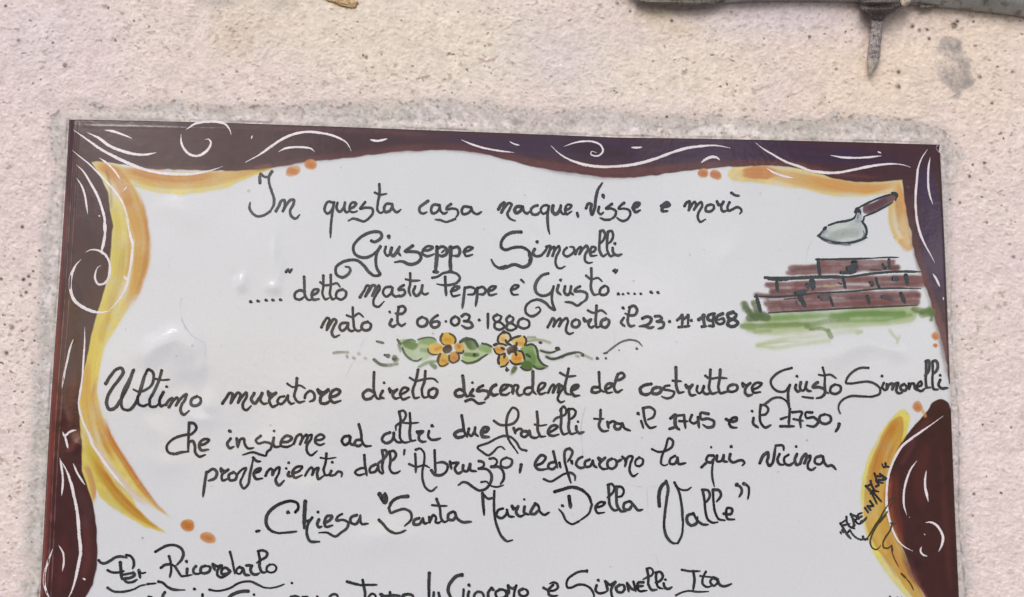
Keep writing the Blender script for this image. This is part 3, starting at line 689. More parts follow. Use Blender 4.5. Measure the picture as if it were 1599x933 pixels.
NICE = {BR: ('painted_border', 'dark brown painted border along the top and sides'), BL: ('painted_border', 'brown painted scroll shape at the lower right'),
        SC: ('painted_scroll', 'yellow and ochre brush scroll on the left'), SR: ('painted_scroll', 'ochre brush scroll in the upper right corner'),
        SB: ('painted_scroll', 'ochre brush scroll with yellow rim at the lower right'), G_: ('painted_meadow', None), B_: ('painted_bricks', None), TR: ('painted_trowel', None),
        'vine': ('painted_tendril', None), 'vine_left': ('painted_tendril', None)}
MOTIF = {}
def cells(mask, name, label=None, parent=plaque):
    c = mask[:-1, :-1] & clip[:-1, :-1] & clip[1:, 1:] & clip[:-1, 1:] & clip[1:, :-1]
    ii = np.arange(ch*cw).reshape(ch, cw)
    f = np.stack([ii[:-1, :-1][c], ii[1:, :-1][c], ii[1:, 1:][c], ii[:-1, 1:][c]], -1)
    if not len(f): return None
    u = np.zeros(ch*cw, bool); u[f.ravel()] = True; rm = np.cumsum(u)-1
    o = link_mesh(name, VS.reshape(-1, 3)[u], rm[f], M_GLAZE, parent, CAN.reshape(-1, 3)[u])
    if label: o['label'] = label
    return o
for k, nm in enumerate(names):
    if nm in NICE: n_, l_ = NICE[nm]
    elif nm.startswith('painted_berry'): n_, l_ = 'painted_berry', None
    elif nm.startswith('leaf'): n_, l_ = 'painted_leaf', None
    elif nm.startswith('flower'): n_, l_ = 'painted_flower', None
    else: n_, l_ = nm, None
    MOTIF[nm] = cells(own == k, n_, l_)
fl = cells(anym, 'glaze_marks'); fl['kind'] = 'stuff'
# ------------------------------------------------------------------ scratched flourishes and handwriting
EPS = [0.00007]
def ribbon(pts, w, taper=(1.0, 1.0), rag=0.06, tl=0.22, seed=0, blob0=0.0):
    r = np.random.default_rng(int(abs(pts[0][0]*31+pts[0][1]*17))+seed)
    p = smooth_pts(pts, max(.7, w*.22))
    d = np.gradient(p, axis=0); L = np.hypot(d[:, 0], d[:, 1])[:, None]+1e-9
    nrm = np.stack([-d[:, 1], d[:, 0]], -1)/L
    n = len(p); s = np.linspace(0, 1, n)
    prof = (taper[0] + (1-taper[0])*np.sin(np.clip(s/tl, 0, 1)*math.pi/2))*(taper[1] + (1-taper[1])*np.sin(np.clip((1-s)/tl, 0, 1)*math.pi/2))
    slow = np.interp(s, np.linspace(0, 1, max(3, n//12)), r.normal(0, 1, max(3, n//12)))
    hw_ = w/2*prof*(1+.08*slow) + blob0*w*np.exp(-s*n/4)
    ra = r.normal(0, rag, n)*w/2; rb = r.normal(0, rag, n)*w/2
    A = p + nrm*(hw_+ra)[:, None]; B = p - nrm*(hw_+rb)[:, None]
    V, Fc = [], []
    # rounded ends
    def cap(c, dirv, nv, hwid, sign):
        ang = np.linspace(math.pi/2, -math.pi/2, 6)[1:-1]
        return [c + dirv*sign*math.cos(a)*hwid + nv*math.sin(a)*hwid for a in ang]
    t0, t1 = d[0]/L[0], d[-1]/L[-1]
    verts = [*A, *B]
    for i in range(n-1): Fc.append((i, i+1, n+i+1, n+i))
    tri = []
    c0 = cap(p[0], t0, nrm[0], hw_[0], -1); b = len(verts); verts += c0
    ringa = [0] + list(range(b, b+4)) + [n]
    c1 = cap(p[-1], t1, nrm[-1], hw_[-1], 1); b2 = len(verts); verts += c1
    ringb = [n-1] + list(range(b2, b2+4)) + [2*n-1]
    for rg in (ringa, ringb):
        Fc.append((rg[0], rg[1], rg[4], rg[5])); Fc.append((rg[1], rg[2], rg[3], rg[4]))
    sv = np.concatenate([s, s, np.zeros(4), np.ones(4)])
    return np.array(verts), np.array(Fc), sv, slow
def lay_strokes(name, items, mat, parent, col, taper=(1, 1), rag=.06, label=None, shade=.0, blob0=0.0, tl=.22):
    V, Fc, Cc = [], [], []; b = 0
    for k, (w, pts) in enumerate(items):
        if len(pts) == 1: pts = [pts[0], (pts[0][0]+.6, pts[0][1]+.2)]
        v, f, sv, sl_ = ribbon(pts, w, taper, rag, seed=k, blob0=blob0, tl=tl)
        e = EPS[0] + sv*4e-6; EPS[0] += 3e-7
        if EPS[0] > .00018: EPS[0] = .00009
        V.append(S(v[:, 0], v[:, 1], e)); Fc.append(f+b); b += len(v)
        n = len(sl_); m_ = np.concatenate([sl_, sl_, [sl_[0]]*4, [sl_[-1]]*4])
        Cc.append(lin(*col)*(1 + shade*np.clip(m_*.5, -.6, 1.2))[:, None])
    o = link_mesh(name, np.vstack(V), np.vstack(Fc), mat, parent, np.vstack(Cc))
    if label: o['label'] = label
    return o

WH = (222, 212, 214)
A1 = (60, 180, 5.33); A2 = (360, 180, 5.33); A3 = (660, 180, 5.33); A4 = (960, 200, 5.33); A5 = (1220, 200, 5.33)
L1 = (60, 340, 5.33); L2 = (60, 500, 5.33); L3 = (40, 660, 5.33); L4 = (40, 758, 5.33); R1 = (1260, 600, 5.33); R2 = (1260, 758, 5.33); CC = (1220, 270, 5.33)
flour = [
 (A1, 'w24 290 122 400 200 520 285 650 355 780 415 900 458 1020 482 1160 492 1300 488 1420 465 1530 430'),
 (A1, 'w22 400 142 500 190 590 255 700 300 800 325 880 330 985 312'),
 (A1, 'w17 550 125 620 135 700 162 780 195'),
 (A1, 'w20 1230 120 1310 70 1420 55 1500 58 1560 80 1590 120 1605 165'),
 (A1, 'w20 1188 160 1188 220 1215 285 1265 330 1320 340 1380 315 1425 265 1435 225 1415 200 1385 205'),
 (A1, 'w15 280 292 350 350 420 405 500 485 580 570 650 650 700 730 735 830 760 933'),
 (A1, 'w20 318 415 370 465 430 560 490 670 530 780 552 880 548 940 556 1000 548 1060 525 1160'),
 (A1, 'w15 318 525 355 580 385 660 400 750 410 825'),
 (A1, 'w15 505 355 570 400 630 460 685 540'), (A1, 'w10 710 630 735 595'), (A1, 'w9 500 835 515 845'), (A1, 'w6 795 85 800 92'),
 (L1, 'w22 725 0 745 60 765 150 785 230 780 300 768 400 755 470 735 560 700 640 650 710 590 770'),
 (L1, 'w22 710 485 735 520'),
 (L1, 'w24 598 775 520 790 440 778 360 740 300 690 270 610 265 530 285 450 320 385 355 350'),
 (L1, 'w20 390 290 440 268 500 275 560 315 590 370 595 440 580 510 545 550 500 555 475 520 475 460 500 410 522 400'),
 (L1, 'w20 545 0 558 90 545 180 520 300'),
 (L2, 'w16 385 60 385 170 375 330 365 480 345 620 335 690 350 780 385 880 430 960 470 1030'),
 (L2, 'w17 290 160 265 230 240 340 215 450 195 570'),
 (L3, 'w22 480 0 520 90 560 190 620 280 690 380 770 480 850 570'),
 (L3, 'w20 305 75 325 110 365 80 400 66 425 65'), (L3, 'w18 325 110 340 160 352 215'),
 (L3, 'w17 285 295 300 380 310 480 300 610'), (L3, 'w25 288 310 330 380 370 480 400 600 425 720 440 850 445 933 452 1000 458 1080 440 1180 420 1280 385 1400 340 1490'),
 (L3, 'w15 395 340 430 420 470 485 495 520'),
 (L4, 'w14 275 500 310 560 318 630 305 720'), (L4, 'w19 225 530 190 630 162 720 155 800 170 880 210 960'), (L4, 'w15 475 775 500 788'),
 (A2, 'w20 120 395 240 330 340 260 440 195 540 155 640 140 740 148 830 165 910 195 970 235 1005 300'),
 (A2, 'w18 400 305 450 280 530 268 620 270 670 280 700 305'), (A2, 'w11 172 198 182 170'), (A2, 'w16 1160 205 1220 215 1305 198'),
 (A3, 'w15 320 205 400 240 500 272 620 295 760 312'), (A3, 'w11 722 220 760 240 808 252'),
 (A3, 'w22 1065 252 1130 315 1220 370 1330 408 1450 428 1599 428 1700 420 1830 395 1960 355 2080 310 2200 275 2330 258 2430 253 2500 262 2560 275'),
 (A3, 'w14 1175 262 1260 232 1350 218 1430 225 1485 255 1500 300 1470 335 1430 340 1400 325 1405 305 1450 315'),
 (A4, 'w14 135 163 180 165 228 160'), (A4, 'w22 718 290 760 260 810 242 850 248 875 268'),
 (A4, 'w20 1168 122 1230 170 1320 225 1430 285 1560 330 1620 355 1700 368 1780 375 1860 372 1980 350 2100 325 2230 305 2330 300 2400 308 2460 328'),
 (A4, 'w15 1262 335 1330 375 1400 400 1485 418'),
 (A5, 'w17 410 228 500 245 600 250 720 245 835 232'), (A5, 'w11 800 198 832 210'),
 (A5, 'w18 1218 178 1170 250 1140 330 1128 440 1118 560 1120 680 1135 800 1160 890 1200 980 1245 1060 1278 1125'),
 (A5, 'w17 1240 245 1228 310 1222 420 1228 520 1245 590 1262 635'),
 (CC, 'w17 1262 840 1290 885 1320 950'), (CC, 'w9 1348 1035 1350 1060'),
 (R1, 'w20 1135 265 1060 320 960 390 860 460 790 520 740 600 700 690 675 780 665 870 662 960 670 1060 690 1140 720 1230 765 1310 820 1360 880 1390'),
 (R1, 'w17 915 640 870 700 835 780 812 870 805 950 812 1030 832 1090'),
 (R1, 'w18 995 720 985 780 985 860 1000 930 1010 980'),
 (R2, 'w18 985 312 1030 308 1075 330 1110 375 1132 430 1125 490 1095 555'), (R2, 'w13 955 512 945 545 965 578 1005 592'), (R2, 'w8 975 405 985 415'), (R2, 'w6 850 265 858 268'),
]
for t, s in flour:
    it = strokes(t, s, 18)
    x, y = it[0][1][0]
    par = MOTIF[BL] if t in (R1, R2) else (MOTIF[SC] if (t is L3 and it[0][1][0][0] > 125) else MOTIF[BR])
    lay_strokes('white_flourish', it, M_WHITE, par, WH, (.12, .12), .11, shade=.05, tl=.3)
lay_strokes('glaze_chip', [(6.5, [(1464.2, 229), (1466.2, 233), (1467.2, 238)])], M_WHITE, plaque, (216, 206, 208), (.5, .3), .2)

INK = (45, 45, 48)
def line(words, label, w0=21, col=INK):
    """one handwritten line: an Empty holding its words"""
    g = empty('text_line', plaque, label)
    for wd, t, s in words:
        sc = t[2]/5.33
        if not isinstance(t, tuple): raise ValueError
        o = lay_strokes('word', [(w_*1.1, p_) for w_, p_ in strokes(t, s, w0*sc)], M_INK, g, col, (.95, .62), .07, shade=1.0, blob0=.06)
        if wd: o['label'] = 'the word ' + wd if wd[0] != '=' else wd[1:]
    return g
D = (380, 350, 5.33); E = (660, 350, 5.33); Fv = (900, 370, 5.33)
line([
 ('In', A2, 'w24 245 565 243 520 250 485 ; 250 487 285 515 315 512 345 470 ; w22 345 470 322 505 320 560 340 630 362 700 358 750 330 800 ; 330 800 275 835 220 842 180 815 158 775 163 728 ; w22 378 800 400 760 430 710 448 708 452 730 435 805 ; 435 800 470 740 505 705 525 705 525 735 495 800 505 840 540 862 575 830'),
 ('questa', A2, 'w21 845 728 815 720 788 755 785 800 805 820 835 800 855 755 ; 862 725 850 790 840 870 834 940 831 1018 ; 890 730 882 775 905 805 940 775 952 728 ; 952 728 948 780 960 808 990 800 ; 990 778 1025 765 1045 735 1015 728 990 765 995 800 1030 808 1055 798 ; 1120 725 1095 755 1078 778 1130 770 1180 782 1185 810 1160 850 1105 885 1060 870 1020 862 980 880 ; 1238 575 1240 650 1225 740 1225 795 1250 815 1275 800 ; w18 1200 645 1240 662 1300 655 ; w22 1340 740 1300 738 1278 770 1285 805 1320 800 1345 760 1345 738 ; 1345 740 1355 785 1385 808 1418 785'),
 ('casa', A3, '45 715 10 740 -25 770 -25 805 0 820 35 808 ; 125 748 95 745 70 780 80 818 120 805 140 765 138 742 ; 140 750 150 800 175 820 205 808 ; 235 742 205 765 198 782 250 778 288 790 295 820 278 850 ; w18 270 865 230 880 195 890 150 875 105 870 ; w22 385 765 345 762 325 790 335 822 375 818 400 790 400 765 ; 402 768 420 808 450 825 490 805'),
 ('nacque', A3, 'w24 630 785 655 745 680 730 680 755 650 812 ; 655 812 690 760 720 732 738 738 725 780 705 825 725 860 770 880 ; w26 820 762 785 762 765 790 778 815 812 800 832 765 ; 832 762 842 800 868 820 890 802 ; 955 752 915 768 900 795 915 825 955 825 980 800 ; 1035 750 1005 755 982 790 1005 822 1035 805 1050 758 ; w22 1050 758 1040 820 1040 880 1045 940 1056 990 ; w26 1085 755 1080 800 1105 825 1140 790 1150 752; 1150 752 1150 800 1170 825 1195 808 ; 1190 790 1225 775 1238 752 1208 745 1185 785 1195 825 1240 802 ; w22 1285 815 1295 850'),
 ('visse', A3, 'w24 1360 775 1380 738 1400 738 1398 790 1408 830 1430 780 1440 700 1460 620 1495 565 ; 1468 765 1462 810 1480 825 1505 810 ; w26 1500 668 1508 690 ; w22 1575 740 1540 765 1525 778 1570 778 1608 800 1600 840 1565 868 ; 1560 870 1520 872 1475 855'),
 (None, A4, 'w22 78 625 45 650 30 672 80 672 122 688 130 712 110 755 70 775 35 762 18 748 ; w26 150 665 190 652 205 628 170 628 155 668 172 700 212 685'),
 ('e', A4, 'w27 388 650 420 655 455 640 435 622 400 650 395 690 440 692'),
 ('morì', A4, 'w24 580 650 600 620 622 612 625 640 615 688 ; 615 685 640 645 665 615 675 630 660 685 ; 660 680 690 640 720 618 728 640 700 700 690 740 710 782 755 762 ; 800 638 765 650 758 690 795 695 825 670 820 642 800 638 ; 850 612 865 650 ; 850 620 880 640 905 615 ; 905 615 885 660 900 695 935 688 ; 955 620 938 660 945 690 980 678 1020 660 1050 675 1055 695 1040 715 ; w20 970 540 1000 560 1035 566'),
], 'first handwritten line: In questa casa nacque, visse e morì')
line([
 ('Giuseppe', D, 'w24 1065 140 1085 150 1125 135 1152 105 1140 72 1105 65 1030 80 955 130 915 190 925 245 980 278 1040 275 1090 245 1140 188 ; w24 1140 188 1112 240 1102 310 1115 380 1138 420 1095 432 1050 405 1000 345 950 305 890 300 820 320 770 365 775 420 820 445 870 420 890 385 880 362 850 355 ; 1185 190 1178 240 1198 265 1225 245 ; w32 1210 105 1212 115 ; w24 1235 200 1225 245 1245 265 1278 230 1300 190 ; 1300 190 1290 240 1310 265 ; w25 1410 182 1375 205 1345 228 1400 230 1465 245 1478 285 1450 320 1385 337 1320 312 1260 318 ; 1495 222 1550 215 1578 195 1540 185 1500 210 1490 245 1530 268 1590 250 ; w28 1611 190 1611 260 1605 330 1598 395 ; w24 1618 205 1653 188 1692 210 1690 250 1650 268 1618 255 ; w30 1725 195 1725 260 1722 330 1728 390 ; w24 1738 200 1785 192 1802 225 1790 262 1750 265 ; 1833 235 1880 220 1908 200 1878 190 1838 225 1850 265 1908 255 ; w26 1585 398 1620 400 ; 1710 396 1745 396 ; w16 1670 220 1650 240'),
 ('Simonelli', E, 'w26 820 68 750 70 690 98 655 150 655 195 685 215 750 198 830 195 880 225 900 280 885 335 845 358 760 338 700 358 650 370 600 345 572 298 ; w34 893 255 900 290 890 320 ; w30 690 355 640 368 ; w22 932 210 918 245 942 268 985 262 1012 235 1040 195 ; w28 952 150 955 156 ; w22 1030 190 1062 185 1060 210 1035 270 ; 1040 265 1075 200 1095 190 1095 215 1078 270 ; 1080 265 1110 205 1135 185 1140 200 1110 280 1108 335 1130 368 1150 370 1185 352 ; 1200 198 1178 220 1172 250 1195 270 1235 255 1262 222 1255 195 1225 190 ; 1270 250 1300 200 1315 190 1318 210 1300 255 ; 1305 250 1340 200 1368 182 1375 200 1350 270 1355 310 1380 325 1412 320 ; 1395 240 1430 225 1440 200 1415 190 1392 230 1400 262 1450 262 ; 1478 62 1500 55 1518 85 1500 140 1478 165 ; 1478 62 1472 150 1475 230 1500 268 1540 245 ; 1542 65 1570 58 1585 90 1570 140 1545 165 ; 1542 65 1535 150 1540 230 1565 268 1605 250 ; 1580 200 1590 245 1620 262 1658 252 ; w27 1600 165 1603 170'),
], 'second handwritten line, the largest name: Giuseppe Simonelli')
line([
 ('=row of five dots', D, 'w24 60 647 70 652 ; 118 640 132 646 ; 186 633 200 640 ; 242 632 256 638 ; 306 630 320 636'),
 ('=opening quotation mark', D, 'w22 355 400 375 375 ; 385 402 405 375'),
 ('detto', D, 'w22 510 562 470 552 428 582 430 615 470 630 510 602 ; 505 440 508 520 512 590 540 632 575 628 ; 570 592 610 575 625 548 592 545 568 590 580 628 630 625 ; 665 430 665 520 660 590 685 628 712 615 ; 727 425 727 520 722 590 745 628 772 612 ; w18 640 485 670 508 730 505 780 495 805 525 ; w22 825 545 782 562 772 605 812 630 852 600 852 562 825 545'),
 ('mastu', D, '970 610 1005 555 1035 512 1050 520 1035 560 1010 605 ; 1015 602 1050 550 1080 510 1095 515 1070 600 ; 1072 598 1105 545 1130 512 1135 530 1105 590 1082 640 1090 680 1115 690 1172 645 ; 1225 522 1180 532 1162 575 1188 605 1225 582 1240 525 ; 1240 530 1242 585 1268 605 1300 592 ; 1335 510 1305 528 1290 548 1338 550 1345 578 1310 602 1280 603 ; 1388 410 1388 500 1378 560 1392 598 ; w18 1350 460 1400 472 1470 470 ; w22 1430 520 1415 570 1438 598 1480 560 1490 512 ; 1490 512 1485 565 1510 588 1540 575'),
 ('Peppe', E, 'w20 80 448 120 440 170 410 240 402 290 420 310 450 285 488 240 505 180 510 118 500 ; w23 187 440 190 520 195 595 ; 235 562 285 545 305 525 270 522 238 558 248 598 310 590 ; 350 530 343 600 330 700 ; 355 532 400 525 438 545 428 580 375 588 ; 455 530 453 600 440 685 ; 465 532 500 525 525 555 505 585 468 585 ; 540 562 590 545 610 522 572 522 545 555 555 590 615 582'),
 ('è', E, '735 548 780 535 800 515 765 510 735 548 748 585 795 588 ; w18 820 465 845 490'),
 ('Giusto', E, 'w22 1045 412 1000 425 955 470 935 530 950 575 1000 598 1060 578 1090 520 ; 1090 520 1075 600 1080 660 1098 715 1060 695 1020 655 970 632 905 642 858 690 860 740 905 768 955 748 980 715 965 692 940 700 ; 1130 510 1120 560 1150 590 ; w25 1148 468 1150 474 ; w22 1185 520 1180 570 1205 592 1235 550 ; 1235 520 1232 570 1255 590 ; 1310 520 1275 540 1265 558 1320 560 1365 580 1365 620 1330 655 ; 1325 655 1290 680 1240 655 1185 650 ; 1403 370 1405 450 1405 550 1430 590 1460 585 ; w18 1360 430 1400 460 1460 450 1495 480 ; w23 1515 515 1482 540 1475 580 1510 592 1545 560 1532 520 1515 515'),
 ('=closing quotation mark', Fv, 'w24 308 285 322 272 ; 325 298 342 275'),
 ('=trailing dots', Fv, 'w25 348 476 356 480 ; 388 478 394 480 ; 430 470 438 474 ; 484 474 490 477 ; 535 475 543 478 ; 620 460 634 470 ; 676 462 688 472'),
], 'third handwritten line, in quotation marks: detto mastu Peppe è Giusto', 21)
line([
 ('nato', D, 'w22 650 860 672 815 702 782 715 792 702 840 690 885 ; 695 880 725 830 755 792 770 800 750 860 735 905 755 940 800 925 ; 850 822 815 830 800 860 820 890 855 865 870 822 ; 870 825 872 870 895 892 925 885 ; 910 695 912 760 918 830 925 872 955 890 985 878 ; w18 860 760 910 775 960 745 1000 775 ; w22 1035 815 995 828 985 865 1010 885 1055 870 1060 835 1035 815'),
 ('il', D, '1235 795 1218 838 1245 855 1272 838 ; w22 1218 732 1222 738 ; w22 1290 692 1330 685 1350 712 1325 745 1265 745 ; 1292 695 1282 780 1288 828 1315 848 1350 828'),
 ('=the date 06.03.1880', E, 'w22 -3 775 -38 795 -42 835 -8 855 30 838 38 800 -3 775 ; 125 760 85 788 65 830 85 860 130 850 138 820 100 812 72 832 ; w22 194 812 197 814 ; w23 270 770 240 792 240 828 268 845 300 825 302 792 270 770 ; 325 768 355 750 388 765 380 798 345 810 ; 345 808 400 820 415 850 370 868 325 845 ; w27 471 800 475 803 ; w22 543 750 543 870 ; 620 755 588 778 600 808 650 822 680 855 640 880 600 862 600 830 640 802 655 772 620 755 ; 725 765 698 788 702 815 745 830 780 860 740 885 698 872 702 840 745 812 755 785 725 765 ; 835 785 802 802 795 845 840 870 885 850 885 812 835 785'),
 ('morto', E, '1040 860 1065 815 1085 785 1098 800 1085 855 ; 1088 852 1120 805 1145 785 1150 805 1132 850; 1135 850 1170 800 1200 785 1208 800 1195 860 1195 895 1220 915 1255 905 ; 1275 795 1245 815 1245 850 1280 860 1305 835 1300 805 1275 795 ; 1340 785 1348 815 ; 1340 790 1370 812 1400 792 ; 1400 795 1380 840 1400 862 1430 848 ; 1447 680 1445 740 1440 815 1450 860 1485 850 ; w18 1375 720 1420 740 1490 720 1530 750 ; w23 1525 790 1490 808 1485 845 1520 862 1550 830 1550 802 1525 790'),
 ('il', Fv, '395 675 372 715 402 745 ; w25 388 592 396 600 ; w22 440 588 480 575 505 608 490 648 450 655 405 638 ; 446 590 432 660 430 718 450 745 485 738'),
 ('=the date 23.11.1968', Fv, 'w25 550 680 590 665 625 682 610 718 570 740 525 745 ; 570 740 605 758 645 750 ; 655 662 700 665 712 682 670 705 ; 670 705 728 718 720 752 680 765 ; w27 777 707 781 710 ; w22 840 695 862 675 880 650 882 700 880 748 ; 850 752 895 748 ; 888 690 912 672 930 650 930 700 930 745 ; 905 748 945 742 ; w26 958 698 962 702 ; w24 1018 690 1045 672 1060 648 1060 700 1072 745 ; w22 1045 748 1085 745 ; w25 1145 640 1100 655 1092 685 1135 695 1150 650 ; 1150 640 1135 700 1140 745 1105 740 ; w24 1218 640 1175 662 1162 705 1190 728 1230 708 1225 682 1180 692 ; w28 1305 628 1260 648 1268 678 1318 690 1345 718 1300 748 1260 732 1268 702 1312 680 1332 650 1305 628 ; 1105 742 1150 742'),
], 'fourth handwritten line with two dates: nato il, morto il')
GU = (60, 500, 5.33); HH = (320, 560, 5.33); II = (500, 500, 5.33); JJ = (780, 500, 5.33)
line([
 ('Ultimo', GU, 'w25 560 530 600 465 655 408 690 400 706 430 680 480 620 560 575 640 568 705 592 745 630 735 680 670 730 580 770 480 797 410 ; w24 790 420 750 510 705 600 688 680 702 738 750 750 800 705 825 650 860 545 890 450 915 412 948 430 958 490 938 545 890 582 835 598 790 578 ; 825 640 835 702 872 716 912 700 ; 1025 420 1010 480 960 600 925 670 932 718 978 718 1005 690 ; w18 975 490 1030 500 1090 495 ; w25 1040 600 1008 670 1015 715 1055 705 ; 1065 555 1072 558 ; 1060 705 1095 660 1115 650 1112 675 1082 728 ; 1085 725 1125 670 1155 645 1162 660 1140 715; 1145 710 1180 660 1215 625 1232 615 1225 650 1190 710 1182 755 1205 788 1255 755 ; 1320 635 1275 660 1272 705 1318 712 1350 682 1348 652 1320 635'),
 ('muratore', HH, 'w24 145 375 180 325 208 288 222 290 212 375 ; 215 372 250 315 275 285 290 292 272 370; 275 368 315 310 345 285 348 310 315 380 318 415 340 430 385 395 ; 410 290 385 345 412 375 450 332 475 290 ; 475 290 462 350 490 378 520 372 ; 525 275 532 320 ; 525 280 555 298 590 288 ; 590 288 535 350 562 402 612 380 ; 660 315 620 325 605 365 630 380 668 350 688 308 ; 690 308 692 350 720 378 745 370 ; 765 165 760 240 745 320 780 365 830 355 ; w18 685 210 730 238 790 225 835 250 ; w22 830 330 838 300 880 270 910 300 905 345 870 360 ; w28 940 262 955 300 ; 945 268 985 282 1030 258 ; w26 1025 262 962 330 962 368 1005 376 1042 350 ; w25 1042 322 1100 305 1125 272 1098 256 1055 280 1040 330 1065 365 1130 352'),
 ('diretto', II, 'w23 450 602 400 582 355 620 368 655 420 652 450 622; 448 435 445 520 450 600 480 655 515 650 ; 520 590 500 640 530 652 ; 532 523 537 527 ; 575 570 582 610 ; 575 578 605 595 640 578 ; 640 578 602 625 625 655 660 645 ; 665 622 710 600 735 575 702 562 665 612 682 658 745 642 ; 815 415 795 510 770 600 788 650 825 642 ; 875 425 868 510 845 590 865 645 900 638 ; w18 745 480 790 505 880 490 950 492 980 520 ; w24 945 568 905 590 905 630 945 645 970 610 968 578 945 568'),
 ('discendente', II, 'w25 1200 597 1160 577 1122 605 1132 630 1170 635 1205 617 ; w23 1185 465 1195 540 1200 600 1222 635 1252 622 ; w25 1272 578 1250 622 1282 635 ; 1267 522 1270 526 ; w23 1355 545 1315 570 1305 588 1365 587 1400 600 1400 630 1370 662 ; 1210 675 1260 660 1320 695 1370 685 ; w26 1462 540 1435 555 1418 600 1442 625 1480 618 ; 1500 592 1540 572 1560 547 1532 540 1502 575 1505 615 1550 622 1575 605'),
 (None, JJ, 'w23 60 540 90 545 110 560 112 615 ; 105 600 130 542 152 545 145 600 162 628 192 618 ; 262 562 218 570 205 605 238 620 275 592 ; 278 430 278 520 280 595 305 618 ; 320 592 370 557 382 530 350 525 320 580 335 615 385 605 ; 405 605 435 548 450 535 455 560 440 605 ; 445 602 480 545 498 535 500 555 488 590 ; 485 602 512 545 525 552 495 620 485 660 508 685 540 675 ; 575 405 560 480 545 560 555 610 592 622 ; w18 505 440 560 468 635 465 ; w26 600 582 640 567 655 547 622 545 597 590 622 630 665 628'),
 ('del', JJ, 'w24 820 560 778 562 768 595 800 605 842 590 ; 828 435 832 520 845 585 872 600 ; 885 577 925 557 938 532 905 530 880 568 895 605 940 600 ; w22 985 452 1020 440 1040 465 1015 490 960 505 ; 985 452 965 510 955 570 975 600 1022 580'),
 ('costruttore', JJ, 'w26 1262 532 1210 542 1170 575 1180 608 1230 620 1262 602 ; w24 1310 560 1275 577 1270 605 1310 615 1345 590 1338 565 1310 560 ; w20 1415 545 1380 550 1362 572 1410 585 1455 602 1440 635 1390 652 1350 637 ; w23 1468 395 1470 480 1475 565 1495 605 1535 598 ; w18 1440 505 1515 510 ; w22 1550 540 1560 570 ; 1550 545 1578 558 1605 540 ; 1605 540 1578 590 1592 625 1635 622'),
 (None, (1060, 530, 5.33), 'w22 155 390 150 432 170 450 205 412 215 390; 208 390 200 432 222 455 260 450 ; 263 255 260 330 255 420 275 452 325 440 ; 345 255 340 330 330 410 348 450 380 442 430 430 ; w18 220 303 250 325 330 320 400 325 ; w22 450 377 415 392 410 430 450 437 488 412 482 385 450 377 ; 530 370 535 400; 530 365 560 385 595 362 ; 595 365 555 410 555 452 575 468 612 460 ; 610 422 668 395 690 370 652 362 610 400 618 440 680 440'),
 ('Giusto', (1060, 530, 5.33), 'w20 940 240 870 258 800 300 765 350 780 398 830 435 880 435 920 380 ; 925 380 910 440 910 500 920 580 ; w18 920 560 890 510 840 485 790 490 730 530 690 555 ; w23 975 380 970 412 992 435 1012 428 ; 983 308 988 313 ; w21 1015 360 1010 410 1030 430 1062 392 ; 1065 358 1058 408 1078 430 1102 432 ; 1155 360 1125 380 1115 397 1170 400 1215 422 1215 450 1190 480 1145 492 ; w17 1115 490 1070 485 1025 478 ; w20 1197 235 1215 300 1215 390 1225 440 1245 450 ; w17 1165 295 1200 302 1260 295 1310 325 ; w22 1300 377 1267 400 1262 440 1300 455 1345 430 1345 392 1300 377'),
 ('Simonelli', LL, 'w19 352 505 290 505 220 540 172 600 165 630 200 635 280 625 350 620 410 640 450 680 445 720 400 740 300 742 200 742 140 770 105 820 105 855 118 885 ; w20 480 630 468 670 490 690 510 682 ; w23 466 574 470 578 ; w20 505 640 505 688 ; 505 682 530 640 550 635 550 688; 552 682 580 635 600 630 590 665 585 700 605 716 635 712 ; 650 640 620 660 628 690 660 692 672 662 650 640 ; 690 635 692 685 ; 692 670 712 635 730 635 738 670 755 692 ; 760 662 795 645 790 618 762 640 758 680 790 698 825 675 ; 830 452 852 445 860 490 845 545 820 570 ; 833 452 833 540 830 620 842 668 868 668 ; 888 452 912 445 930 480 918 530 888 558 ; 886 452 888 540 885 620 900 683 932 685 ; 950 605 937 650 955 672 1012 672 ; w23 950 567 955 570'),
], 'fifth handwritten line, widest, from the left scroll to the right edge: Ultimo muratore diretto discendente', 22)
MM_ = (240, 640, 5.33); NN = (500, 620, 5.33); OO = (760, 620, 5.33); PP = (1040, 640, 5.33); KK = (1060, 530, 5.33)
